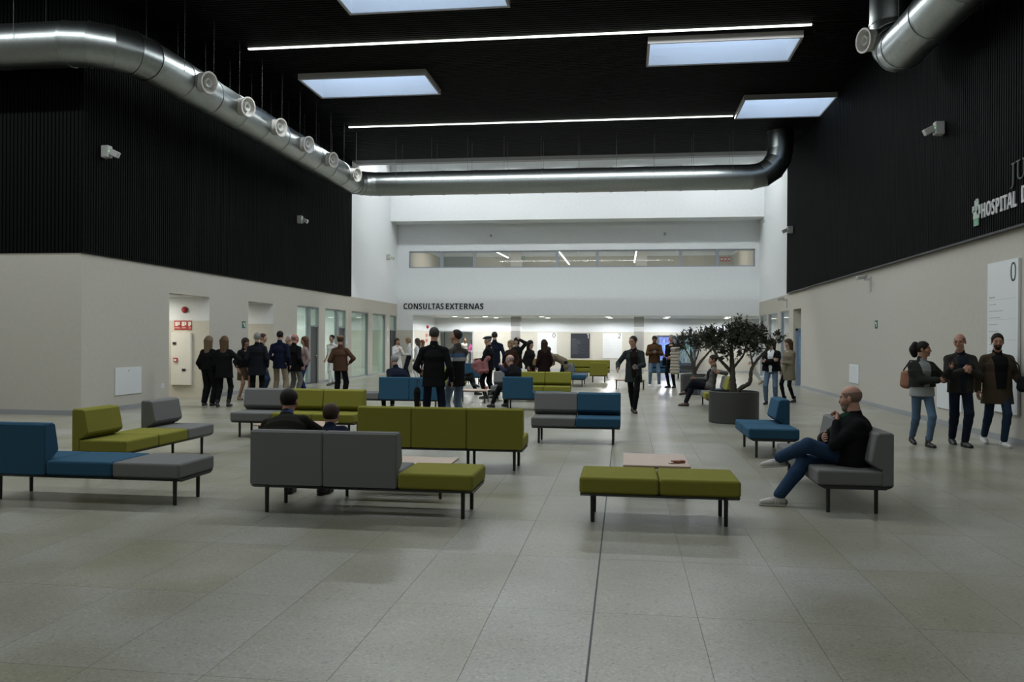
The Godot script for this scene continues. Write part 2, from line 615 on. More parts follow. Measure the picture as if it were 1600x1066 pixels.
func lamp_panel(at: Vector3, size: Vector2, energy: float, label: String, c := Color(1, 0.98, 0.93)) -> void:
	var o := thing("ceiling_panel_light", at, 0, label, "ceiling light")
	var b := MB.new()
	for s in [-1, 1]:
		b.cbox(Vector3(s * size.x / 2, -0.01, 0), Vector3(0.03, 0.02, size.y + 0.03))
		b.cbox(Vector3(0, -0.01, s * size.y / 2), Vector3(size.x + 0.03, 0.02, 0.03))
	put("frame", b.mesh(), mat(col(0.7, 0.7, 0.7), 0.5), o)
	put("diffuser", bx(Vector3(-size.x / 2, -0.012, -size.y / 2), Vector3(size.x / 2, -0.004, size.y / 2)), glow(c, 2.0), o)
	area(o, "panel_light", Vector3(0, -0.03, 0), size, energy, c)

func alcoves(cream: Material, white: Material) -> void:
	# two side corridors that open from the left wall; what we see of them is their far side wall
	room("corridor_near", Vector3(-15.5, 0, -20.75), Vector3(XL - 0.3, 2.7, -18.78), 2.07, cream, white, ["x1"])
	room("corridor_second", Vector3(-15.5, 0, -24.8), Vector3(XL - 0.3, 2.7, -23.05), 2.07, cream, white, ["x1"])
	# the passages through the wall itself are lined in the same paints
	for a in [[-20.75, -18.78], [-24.8, -23.05]]:
		var k := 1 if a[0] < -21 else 0
		struct("trim_%d" % (7 + 2 * k), bx(Vector3(XL - 0.3, 0, a[0] - 0.001), Vector3(XL - 0.002, 2.07, a[0] + 0.004)), cream)
		struct("trim_%d" % (8 + 2 * k), bx(Vector3(XL - 0.3, 2.07, a[0] - 0.001), Vector3(XL - 0.002, 2.7, a[0] + 0.004)), white)
	lamp_panel(Vector3(-12.6, 2.7, -19.7), Vector2(0.6, 0.6), 3.2, "square ceiling panel light in the nearer side corridor at the left")
	lamp_panel(Vector3(-12.6, 2.7, -23.9), Vector2(0.6, 0.6), 1.6, "square ceiling panel light in the second side corridor at the left")

func recess(cream: Material, white: Material) -> void:
	room("recess", Vector3(-10.2, 0, ZR), Vector3(9.2, 2.79, ZB - 0.3), 2.07, cream, white, ["z0", "z1"])
	struct("wall_recess_return", bx(Vector3(XR + 0.3, 0, ZB - 0.3), Vector3(9.2, 2.79, ZB - 0.15)), white)
	var holes := [[-9.95, -8.1, 0.0, 2.06]]
	var b := MB.new()
	b.slab(2, -10.2, 9.2, 0, 2.07, ZR - 0.2, ZR, holes)
	struct("wall_recess_back_lower", b.mesh(), cream)
	struct("wall_recess_back_upper", bx(Vector3(-10.2, 2.07, ZR - 0.2), Vector3(9.2, 2.79, ZR)), white)
	struct("baseboard_recess", bx(Vector3(-8.1, 0, ZR), Vector3(9.2, 0.1, ZR + 0.012)), mat(col(0.42, 0.43, 0.43), 0.5))
	room("far_corridor", Vector3(-12.5, 0, -50.5), Vector3(-5.5, 2.6, ZR - 0.2), 2.07, cream, white, ["z1"])
	struct("wall_far_corridor_front", bx(Vector3(-12.5, 0, ZR - 0.2), Vector3(-10.2, 2.6, ZR - 0.05)), white)
	struct("wall_far_corridor_return", bx(Vector3(-12.5, 2.06, ZR - 0.21), Vector3(-5.5, 2.6, ZR - 0.2)), white)
	lamp_panel(Vector3(-9.0, 2.6, -46.5), Vector2(1.2, 0.6), 8.0, "ceiling panel light in the corridor behind the far doorway")
	# door frame with blue-grey metal jambs, and a glazed screen deeper in
	var d := thing("door_frame", Vector3(-9.02, 0, ZR), 0, "thin grey metal frame of the open doorway in the far recess wall", "door frame")
	for s in [-1, 1]: put("jamb", bx(Vector3(s * 0.925 - 0.03, 0, -0.21), Vector3(s * 0.925 + 0.03, 2.06, 0.015)), mat(col(0.33, 0.37, 0.38), 0.4), d)
	put("head", bx(Vector3(-0.955, 2.03, -0.21), Vector3(0.955, 2.09, 0.015)), mat(col(0.33, 0.37, 0.38), 0.4), d)
	var g := thing("glazed_screen", Vector3(-9.0, 0, -49.8), 0, "blue tinted glazed screen at the end of the corridor behind the far doorway", "glass partition")
	for k in 4:
		put("post", bx(Vector3(-2 + k * 1.1, 0, -0.03), Vector3(-1.94 + k * 1.1, 2.4, 0.03)), mat(col(0.12, 0.2, 0.28), 0.4), g)
		if k < 3: put("pane", bx(Vector3(-1.94 + k * 1.1, 0.02, -0.005), Vector3(-0.9 + k * 1.1, 2.4, 0.005)), glass(Color(0.7, 0.85, 0.95), 0.12), g)
	# a low white rail in front of the doorway
	var rail := thing("barrier_rail", Vector3(-7.75, 0, -42.6), 0, "low white metal rail beside the far doorway", "railing")
	for q in 5: put("rail_post", bx(Vector3(-0.4 + q * 0.2 - 0.012, 0, -0.012), Vector3(-0.4 + q * 0.2 + 0.012, 1.0, 0.012)), mat(col(0.6, 0.61, 0.61), 0.4), rail)
	put("hand_rail", bx(Vector3(-0.43, 1.0, -0.022), Vector3(0.43, 1.04, 0.022)), mat(col(0.6, 0.61, 0.61), 0.4), rail)
	# two square columns in the recess
	var k := 0
	for x in [-5.39, 0.73]:
		k += 1
		var o := thing("column", Vector3(x, 0, -41.1), 0, ["square grey column beside the panel marked 0 in the far recess", "square grey column between the panel marked 2 and the vending machines"][k - 1], "column", "columns in the recess")
		put("shaft", bx(Vector3(-0.24, 0, -0.2), Vector3(0.24, 2.07, 0.2)), mat(col(0.40, 0.385, 0.36), 0.7), o)
		put("collar", bx(Vector3(-0.24, 2.07, -0.2), Vector3(0.24, 2.3, 0.2)), mat(col(0.6, 0.61, 0.6), 0.7), o)
		put("head", bx(Vector3(-0.24, 2.3, -0.2), Vector3(0.24, 2.79, 0.2)), mat(col(0.33, 0.335, 0.33), 0.7), o)
	# downlights in the recess soffit
	var spots := [[-8.35, -40.2], [-8.15, -42.3], [-6.8, -40.2], [-6.6, -42.3], [-4.0, -40.2], [-3.9, -42.3], [-0.77, -40.2], [-0.7, -42.3], [2.08, -40.2], [2.1, -42.3], [4.9, -40.2], [5.1, -42.3]]
	var group := "pairs of downlights in the recess ceiling"
	for s in spots:
		var near: bool = s[1] > -41.0
		var pair := int(spots.find(s) / 2)
		var where: String = ["over the white clad staff", "left of the first column", "over the panels marked 0 and 1", "over the panel marked 2", "over the brown jacketed man", "above the large potted tree"][pair]
		downlight(Vector3(s[0], 2.79, s[1]), 0.14, 4.0, 88.0, "round recessed downlight %s, %s of its pair" % [where, "nearer" if near else "farther"], group)
	# downlights in the white ceiling high above, in two rows
	for x in [-10.0, -7.9, -5.3, -2.8, 0.2, 3.25, 5.4]:
		var n: int = [-10.0, -7.9, -5.3, -2.8, 0.2, 3.25, 5.4].find(x)
		var place: String = ["first from the left", "second from the left", "third from the left", "middle one", "third from the right", "second from the right", "first from the right"][n]
		downlight(Vector3(x, HW, -36.6), 0.16, 2.8, 66.0, "high downlight close to the far upper wall, %s" % place, "high downlights by the upper wall")
		downlight(Vector3(x, HW, -34.2), 0.16, 8.6, 74.0, "high downlight just behind the edge of the black ceiling, %s" % place, "high downlights by the ceiling edge")

func downlight(at: Vector3, r: float, energy: float, spread: float, label: String, group: String) -> void:
	var o := thing("downlight", at, 0, label, "downlight", group)
	var b := MB.new()
	b.lathe([Vector2(r * 0.88, -0.03), Vector2(r * 1.1, -0.028), Vector2(r * 1.2, 0.0)], 16)
	put("trim_ring", b.mesh(), mat(col(0.75, 0.75, 0.75), 0.4), o)
	b = MB.new()
	b.lathe([Vector2(0.001, -0.034), Vector2(r * 0.88, -0.034), Vector2(r * 0.88, 0.0)], 16)
	put("lens", b.mesh(), glow(Color(1, 1, 0.96), 6.0), o)
	var l := SpotLight3D.new()
	l.name = "lamp_light"
	l.light_energy = energy
	l.light_color = Color(0.98, 0.99, 1.0)
	l.spot_range = 40.0
	l.spot_attenuation = 2.0
	l.spot_angle = spread
	l.spot_angle_attenuation = 0.25
	l.light_size = r
	l.shadow_enabled = true
	o.add_child(l)
	l.position = Vector3(0, -0.05, 0)
	l.rotation = Vector3(-PI / 2, 0, 0)

func offices(cream: Material, white: Material) -> void:
	# left: glazed offices behind the wall; right: a glazed room
	room("office", Vector3(-14.6, 0, ZB), Vector3(XL - 0.3, 2.76, -26.4), 2.05, cream, white, ["x1"])
	struct("wall_office_partition_near", bx(Vector3(-14.6, 0, -29.1), Vector3(XL - 0.3, 2.76, -28.95)), white)
	struct("wall_office_partition_middle", bx(Vector3(-14.6, 0, -32.05), Vector3(XL - 0.3, 2.76, -31.9)), white)
	for k in 3:
		lamp_panel(Vector3(-12.9, 2.76, [-27.7, -30.5, -35.5][k]), Vector2(0.6, 1.2), [5.5, 4.5, 6.0][k], "ceiling panel light in the %s glazed office" % ["first", "second", "third"][k], Color(0.95, 1.0, 0.95))
	room("right_room", Vector3(XR + 0.3, 0, ZB), Vector3(10.2, 2.85, -29.6), 2.05, cream, white, ["x0"])
	struct("wall_right_room_partition", bx(Vector3(XR + 0.3, 0, -31.9), Vector3(10.2, 2.85, -31.4)), white)
	lamp_panel(Vector3(7.9, 2.85, -35.0), Vector2(1.2, 0.6), 4.0, "ceiling panel light in the glazed room at the right")
	lamp_panel(Vector3(8.4, 2.85, -30.6), Vector2(0.6, 0.6), 1.6, "ceiling panel light behind the doorway in the right wall")
	var frame := mat(col(0.2, 0.235, 0.235), 0.45)
	var pale := glass(Color(0.75, 0.92, 0.85), 0.16)
	# glazed fronts in the left wall: [z far, z near, door?]
	var n := 0
	for w in [[-28.73, -26.7, 1], [-31.64, -29.37, 1], [-34.55, -32.35, 0], [-37.16, -35.19, 0], [-39.0, -37.9, 2]]:
		n += 1
		glazed_front("window_%d" % n, XL - 0.07, w[0], w[1], 2.74, w[2], frame, pale, 1.0)
	for w in [[-33.85, -32.2, 0], [-36.65, -34.55, 0], [-38.85, -37.15, 0]]:
		n += 1
		glazed_front("window_%d" % n, XR + 0.07, w[0], w[1], 2.8, 0, mat(col(0.24, 0.29, 0.34), 0.45), glass(Color(0.8, 0.9, 0.95), 0.1), -1.0)
	# doorway in the right wall with a blue framed glazed door standing behind it
	var o := Node3D.new()
	o.name = "door_1"
	add_child(o)
	o.set_meta("kind", "structure")
	o.position = Vector3(XR + 0.33, 0, -31.395)
	var blue := mat(col(0.16, 0.22, 0.30), 0.4)
	put("door_frame", bx(Vector3(-0.25, 0, 0), Vector3(-0.17, 2.1, 0.06)), blue, o)
	put("door_frame", bx(Vector3(1.3, 0, 0), Vector3(1.38, 2.1, 0.06)), blue, o)
	put("door_frame", bx(Vector3(-0.25, 2.02, 0), Vector3(1.38, 2.1, 0.06)), blue, o)
	put("door_frame", bx(Vector3(-0.17, 0, 0), Vector3(1.3, 0.75, 0.05)), blue, o)
	put("pane", bx(Vector3(-0.17, 0.75, 0.02), Vector3(1.3, 2.02, 0.03)), glass(Color(0.55, 0.72, 0.9), 0.4), o)

func glazed_front(called: String, x: float, z0: float, z1: float, top: float, door: int, frame: Material, pane: Material, s: float) -> void:
	var o := Node3D.new()
	o.name = called
	add_child(o)
	o.set_meta("kind", "structure")
	o.position = Vector3(x, 0, 0)
	var t := 0.05
	var edge := z0 + 0.78 if door == 1 else z0
	var b := MB.new()
	if door != 2:
		b.box(Vector3(-t, 0.02, edge), Vector3(t, top, edge + (0.2 if door == 1 else 0.06)))
		b.box(Vector3(-t, 0.02, z1 - 0.05), Vector3(t, top, z1))
		b.box(Vector3(-t, top - 0.05, edge), Vector3(t, top, z1))
		b.box(Vector3(-t, 0.0, edge), Vector3(t, 0.07, z1))
		put("window_frame", b.mesh(), frame, o)
		put("pane", bx(Vector3(-0.006, 0.07, edge + 0.06), Vector3(0.006, top - 0.05, z1 - 0.05)), pane, o)
	if door > 0:
		var d1 := edge if door == 1 else z1
		b = MB.new()
		b.box(Vector3(-t, 0, z0), Vector3(t, top, z0 + 0.05))
		b.box(Vector3(-t, 0, d1 - 0.05), Vector3(t, top, d1))
		b.box(Vector3(-t, 2.03, z0), Vector3(t, 2.09, d1))
		b.box(Vector3(-t, top - 0.05, z0), Vector3(t, top, d1))
		put("door_frame", b.mesh(), frame, o)
		put("transom_pane", bx(Vector3(-0.006, 2.09, z0 + 0.05), Vector3(0.006, top - 0.05, d1 - 0.05)), pane, o)
		var leaf := put("door_leaf", bx(Vector3(-0.03, 0.01, z0 + 0.05), Vector3(0.02, 2.03, d1 - 0.05 if door == 1 else d1 - 0.3)), mat(col(0.024, 0.028, 0.03), 0.5), o)
		put("door_handle", bx(Vector3(0.02, 0.98, z0 + 0.1), Vector3(0.06, 1.01, z0 + 0.24)), mat(col(0.6, 0.6, 0.6), 0.3, 1.0), leaf)

func upper_gallery(cream: Material, white: Material) -> void:
	room("gallery", Vector3(XL, 4.4, -48.5), Vector3(XR, 7.2, ZB - 0.3), 6.56, paint(col(0.42, 0.39, 0.32)), white, ["z1"])
	struct("floor_gallery", bx(Vector3(XL, 4.2, -48.5), Vector3(XR, 4.4, ZB - 0.3)), mat(col(0.3, 0.3, 0.3), 0.5))
	for k in 3: lamp_panel(Vector3([-8.2, -2.5, 3.2][k], 7.2, -44.0), Vector2(2.4, 0.6), 13.0, "slim ceiling light %s behind the high window band" % ["at the left", "in the middle", "at the right"][k])
	var blue := mat(col(0.26, 0.29, 0.33), 0.45)
	var o := Node3D.new()
	o.name = "window_9"
	add_child(o)
	o.set_meta("kind", "structure")
	o.position = Vector3(0, 0, ZB - 0.1)
	var x0 := -10.41
	var x1 := 5.97
	var b := MB.new()
	b.box(Vector3(x0, 5.08, -0.08), Vector3(x1, 5.14, 0.06))
	b.box(Vector3(x0, 5.84, -0.08), Vector3(x1, 5.9, 0.06))
	b.box(Vector3(x0, 5.08, -0.08), Vector3(x0 + 0.06, 5.9, 0.06))
	b.box(Vector3(x1 - 0.06, 5.08, -0.08), Vector3(x1, 5.9, 0.06))
	put("window_frame", b.mesh(), blue, o)
	var posts := [x0, -8.79, -7.18, -3.19, -1.28, 2.61, 4.27, x1]
	for k in range(1, 7): put("mullion", bx(Vector3(posts[k] - 0.07, 5.14, -0.06), Vector3(posts[k] + 0.07, 5.84, 0.05)), blue, o)
	for k in 7: put("pane", bx(Vector3(posts[k] + 0.06, 5.14, -0.006), Vector3(posts[k + 1] - 0.06, 5.84, 0.006)), glass(Color(0.85, 0.9, 0.88), 0.1), o)
	# a dark doorway, wall piers and two slanting light lines seen through the band
	struct("door_2", bx(Vector3(-10.9, 4.4, -48.5), Vector3(-9.0, 6.58, -48.4)), mat(col(0.13, 0.15, 0.14), 0.6))
	for k in 2: struct("trim_%d" % (12 + k), bx(Vector3([-6.65, 0.65][k], 4.4, -48.5), Vector3([-6.0, 1.3][k], 7.2, -48.1)), paint(col(0.6, 0.59, 0.55)))
	var ends := [[Vector3(-6.35, 6.0, -40.0), Vector3(-6.14, 6.0, -43.5)], [Vector3(-3.2, 6.0, -40.8), Vector3(-3.15, 6.0, -47.5)], [Vector3(0.58, 6.0, -40.2), Vector3(0.55, 6.0, -46.5)]]
	for k in 3:
		var p: Vector3 = ends[k][0]
		var q: Vector3 = ends[k][1]
		var l := thing("gallery_light_line", (p + q) / 2, 0, "bright slim light line behind the high window band, %s" % ["left one", "middle one", "right one"][k], "ceiling light", "light lines in the gallery")
		l.look_at_from_position((p + q) / 2, q, Vector3.UP)
		var h := (q - p).length() / 2
		put("housing", bx(Vector3(-0.035, 0, -h), Vector3(0.035, 0.04, h)), mat(col(0.7, 0.7, 0.7), 0.5), l)
		put("diffuser", bx(Vector3(-0.03, -0.02, -h), Vector3(0.03, 0, h)), glow(Color(1, 1, 0.97), 4.0), l)
		for e in [-0.8, 0.8]: put("hanger", bx(Vector3(-0.004, 0.04, e * h - 0.004), Vector3(0.004, 1.2, e * h + 0.004)), mat(col(0.5, 0.5, 0.5), 0.5), l)
		area(l, "line_light", Vector3(0, -0.04, 0), Vector2(0.05, 2.0 * h), 1.2, Color(1, 1, 0.97))

# ------------------------------------------------------------------ under the ceiling
const SKYLIGHTS := [[-8.9, -5.3, -23.35, -21.55], [0.52, 4.1, -21.6, -19.9], [3.45, 6.1, -27.0, -24.85], [-6.0, -2.45, -17.4, -15.6]]

func ceiling_things() -> void:
	var names := ["skylight at the left, between the two LED lines", "skylight at the right, just behind the nearer LED line", "skylight at the right end of the farther LED line, above the duct riser", "skylight cut off by the top of the picture"]
	var shaft_paint := mat(col(0.78, 0.79, 0.8), 0.7)
	var frame := mat(col(0.36, 0.345, 0.33), 0.55)
	for k in 4:
		var s: Array = SKYLIGHTS[k]
		var o := thing("skylight", Vector3((s[0] + s[1]) / 2, HC, (s[2] + s[3]) / 2), 0, "rectangular %s" % names[k], "skylight", "skylights in the black ceiling")
		var w: float = (s[1] - s[0]) / 2
		var d: float = (s[3] - s[2]) / 2
		for e in [-1, 1]:
			put("frame_board", bx(Vector3(-w, -0.17, e * d), Vector3(w, 0.3, e * (d - 0.05))), frame, o)
			put("frame_board", bx(Vector3(e * w, -0.17, -d + 0.05), Vector3(e * (w - 0.05), 0.3, d - 0.05)), frame, o)
		var b := MB.new()
		for e in [-1, 1]:
			b.box(Vector3(-w, 0.3, e * (d + 0.1)), Vector3(w, 1.5, e * (d - 0.05)))
			b.box(Vector3(e * (w + 0.1), 0.3, -d), Vector3(e * (w - 0.05), 1.5, d))
			b.box(Vector3(-w + 0.05, -0.15, e * (d - 0.05)), Vector3(w - 0.05, 0.3, e * (d - 0.06)))
			b.box(Vector3(e * (w - 0.05), -0.15, -d + 0.05), Vector3(e * (w - 0.06), 0.3, d - 0.05))
		put("shaft", b.mesh(), shaft_paint, o)
		put("pane", bx(Vector3(-w, 1.5, -d), Vector3(w, 1.52, d)), glass(Color(0.9, 0.95, 1.0), 0.08), o)
	ducts()

func galvanised() -> StandardMaterial3D:
	if mats.has("zinc"): return mats["zinc"]
	var m := StandardMaterial3D.new()
	m.albedo_color = col(0.36, 0.39, 0.38)
	m.metallic = 1.0
	m.roughness = 0.33
	m.albedo_texture = noise_tex(0.05, 2, Color(0.92, 0.92, 0.92), Color(1, 1, 1), 32, 256)
	m.uv1_triplanar = true
	m.uv1_scale = Vector3.ONE * 0.8
	mats["zinc"] = m
	return m

func duct_run(o: Node3D, a: Vector3, b: Vector3, r: float, length := 1.5) -> void:
	var n := maxi(1, roundi((b - a).length() / length))
	var d := (b - a) / n
	var u := d.normalized()
	for k in n:
		var m := MB.new()
		var p := a + d * k
		var q := p + d
		m.tube([p, p + u * 0.035, p + u * 0.036, q - u * 0.036, q - u * 0.035, q], [r * 1.03, r * 1.03, r, r, r * 1.03, r * 1.03], 28, false)
		put("duct_section", m.mesh(), galvanised(), o)

func duct_elbow(o: Node3D, corner: Vector3, from: Vector3, to: Vector3, bend: float, r: float) -> void:
	# four gores; the run comes along `from` and leaves along `to`
	var n := 4
	var side := from.cross(to).normalized()
	for k in n:
		var m := MB.new()
		var prev := -1
		var a0: float = PI / 2 * k / n
		var a1: float = PI / 2 * (k + 1) / n
		var p0 := corner - from * bend * (1.0 - sin(a0)) + to * bend * (1.0 - cos(a0))
		var p1 := corner - from * bend * (1.0 - sin(a1)) + to * bend * (1.0 - cos(a1))
		var axis := (p1 - p0).normalized()
		for e in [[0.0, 1.03], [0.08, 1.03], [0.081, 1.0], [1.0, 1.0]]:
			var a: float = lerpf(a0, a1, e[0])
			var along := (from * cos(a) + to * sin(a)).normalized()
			var lift := along.cross(side)
			var cur := m.v.size()
			for q in 29:
				var d := side * cos(TAU * q / 28) + lift * sin(TAU * q / 28)
				m.vert(p0.lerp(p1, e[0]) + d * r * e[1], (d - axis * d.dot(axis)).normalized())      # each gore is a straight piece of pipe
			if prev >= 0: m.join(prev, cur, 28)
			prev = cur
		put("elbow_segment", m.mesh(), galvanised(), o)

func hangers(o: Node3D, a: Vector3, b: Vector3, r: float, gap: float) -> void:
	var n := maxi(1, int((b - a).length() / gap))
	var side := (b - a).normalized().cross(Vector3.UP)
	for k in n:
		var p := a.lerp(b, (k + 0.5) / n)
		for s in [-1, 1]:
			var q: Vector3 = p + side * s * (r + 0.01)
			var m := MB.new()
			m.tube([Vector3(q.x, HC, q.z), q - Vector3(0, 0.03, 0)], [0.004], 6)
			put("hanger_rod", m.mesh(), mat(col(0.12, 0.12, 0.12), 0.6, 0.5), o)

func nozzle(o: Node3D, at: Vector3, dir: Vector3) -> void:
	var z := dir.normalized()
	var x := Vector3.UP.cross(z).normalized()
	var y := z.cross(x)
	var m := MB.new()
	m.t = Transform3D(Basis(x, z, -y), at)
	m.lathe([Vector2(0.21, -0.12), Vector2(0.21, 0.16), Vector2(0.24, 0.2), Vector2(0.245, 0.24), Vector2(0.21, 0.24), Vector2(0.16, 0.14), Vector2(0.1, 0.1)], 24)
	var p := put("jet_nozzle", m.mesh(), mat(col(0.52, 0.5, 0.46), 0.5), o)
	m = MB.new()
	m.t = Transform3D(Basis(x, z, -y), at)
	m.lathe([Vector2(0.1, 0.1), Vector2(0.115, 0.17), Vector2(0.1, 0.22), Vector2(0.06, 0.2), Vector2(0.001, 0.12)], 20)
	put("nozzle_ball", m.mesh(), mat(col(0.42, 0.42, 0.38), 0.5), p)

func ducts() -> void:
	var r := 0.43
	var y := 7.3
	var x := -9.75
	var o := thing("ventilation_duct", Vector3.ZERO, 0, "long round galvanised air duct along the left wall and across the hall", "duct")
	duct_run(o, Vector3(-20.9, y, -14.7), Vector3(x - 0.95, y, -14.7), r)
	duct_elbow(o, Vector3(x, y, -14.7), Vector3.RIGHT, Vector3.FORWARD, 0.95, r)
	duct_run(o, Vector3(x, y, -15.65), Vector3(x, y, -28.5), r, 1.25)
	duct_elbow(o, Vector3(x, y, -29.3), Vector3.FORWARD, Vector3.RIGHT, 0.8, r)
	duct_run(o, Vector3(x + 0.8, y, -29.3), Vector3(4.35, y, -29.3), r, 1.25)
	duct_elbow(o, Vector3(5.3, y, -29.3), Vector3.RIGHT, Vector3.UP, 0.95, r)
	duct_run(o, Vector3(5.3, y + 0.95, -29.3), Vector3(5.3, HC, -29.3), r)
	hangers(o, Vector3(-20.5, y, -14.7), Vector3(x - 1.0, y, -14.7), r, 1.6)
	hangers(o, Vector3(x, y, -15.8), Vector3(x, y, -28.4), r, 1.25)
	hangers(o, Vector3(x + 0.9, y, -29.3), Vector3(4.3, y, -29.3), r, 1.25)
	for z in [-17.2, -19.1, -21.05, -23.0, -25.05, -27.4]:
		nozzle(o, Vector3(x + r * 0.96, y - 0.02, z), Vector3(1, -0.12, 0.3))
	x = 5.3
	o = thing("ventilation_duct", Vector3.ZERO, 0, "shorter galvanised air duct with one nozzle, high at the right wall", "duct")
	duct_run(o, Vector3(x, HC, -17.4), Vector3(x, y + 0.7, -17.4), r)
	duct_elbow(o, Vector3(x, y, -17.4), Vector3.DOWN, Vector3.BACK, 0.7, r)
	duct_run(o, Vector3(x, y, -16.7), Vector3(x, y, 7.9), r, 1.5)
	hangers(o, Vector3(x, y, -16.4), Vector3(x, y, 7.0), r, 1.5)
	nozzle(o, Vector3(x - r * 0.9, y + 0.35, -17.3), Vector3(-1, -0.1, 0.35))

# ------------------------------------------------------------------ on the walls
func emergency_light(at: Vector3, s: float, label: String) -> void:
	# white wall lamp with a swivelling head; s = 1 on the left wall, -1 on the right
	var o := thing("emergency_light", at, 0, label, "wall light", "emergency lights on the walls")
	var w := mat(col(0.42, 0.42, 0.4), 0.5)
	var b := MB.new()
	b.rbox(Vector3(s * 0.09, 0, 0), Vector3(0.18, 0.26, 0.16), 0.025)
	put("housing", b.mesh(), w, o)
	b = MB.new()
	b.t = Transform3D(Basis(Vector3.BACK, -0.45 * s), Vector3(s * 0.27, -0.04, 0.0))
	b.rbox(Vector3(0, 0, 0), Vector3(0.2, 0.13, 0.13), 0.02)
	put("lamp_head", b.mesh(), w, o)
	b = MB.new()
	b.rbox(Vector3(s * 0.185, 0.0, 0.05), Vector3(0.03, 0.035, 0.035), 0.01)
	put("indicator_led", b.mesh(), glow(Color(0.15, 1.0, 0.45), 0.7), o)

func cctv(at: Vector3, label: String) -> void:
	var o := thing("security_camera", at, 0, label, "camera", "cameras on the right wall")
	var w := mat(col(0.42, 0.42, 0.4), 0.45)
	put("bracket", bx(Vector3(-0.16, -0.03, -0.03), Vector3(0, 0.03, 0.03)), w, o)
	put("wall_plate", bx(Vector3(-0.03, -0.3, -0.05), Vector3(0, 0.06, 0.05)), w, o)
	var b := MB.new()
	b.t = Transform3D(Basis(Vector3.BACK, 0.25) * Basis(Vector3.UP, 0.4), Vector3(-0.24, 0.05, 0.02))
	b.rbox(Vector3.ZERO, Vector3(0.3, 0.1, 0.1), 0.03)
	put("camera_body", b.mesh(), w, o)

func lettering(o: Node3D, words: String, size: float, at: Vector3, wide: float, m: Material, turn := 0.0, bold := true, serif := false) -> MeshInstance3D:
	var t := text_mesh(words, size, 0.02, bold, serif)
	var p := put("lettering", t, m, o, at)
	p.rotation.y = turn
	var box := t.get_aabb()
	if wide > 0.0: p.scale.x = wide / box.size.x
	return p

func info_panel(at: Vector3, turn: float, w: float, h: float, digit: String, face: Material, ink: Material, label: String, pale: Material) -> void:
	var o := thing("information_panel", at, turn, label, "sign", "floor directory panels")
	var b := MB.new()
	b.rbox(Vector3(0, h / 2, 0.02), Vector3(w, h, 0.04), 0.004)
	put("board", b.mesh(), face, o)
	var t := text_mesh(digit, h * 0.26 if h < 2 else 0.42, 0.004, false)
	var n := put("numeral", t, ink, o, Vector3(w * 0.5 - 0.08 - t.get_aabb().size.x, h - (h * 0.26 if h < 2 else 0.46), 0.042))
	n.scale.x = 0.95
	var r := RandomNumberGenerator.new()
	r.seed = 40 + int(w * 100)
	var q := MB.new()
	var y := h * 0.76
	var k := 0
	while y > h * 0.16:
		var head := k == 0
		var long := w * (0.2 if head else r.randf_range(0.22, 0.5))
		q.box(Vector3(-w * 0.44, y, 0.04), Vector3(-w * 0.44 + long, y + h * (0.010 if head else 0.005), 0.0415))
		if k % 3 == 0: q.box(Vector3(-w * 0.44, y - h * 0.012, 0.04), Vector3(w * 0.44, y - h * 0.0105, 0.0412))
		y -= h * 0.045
		k += 1
	put("print_lines", q.mesh(), pale, o)

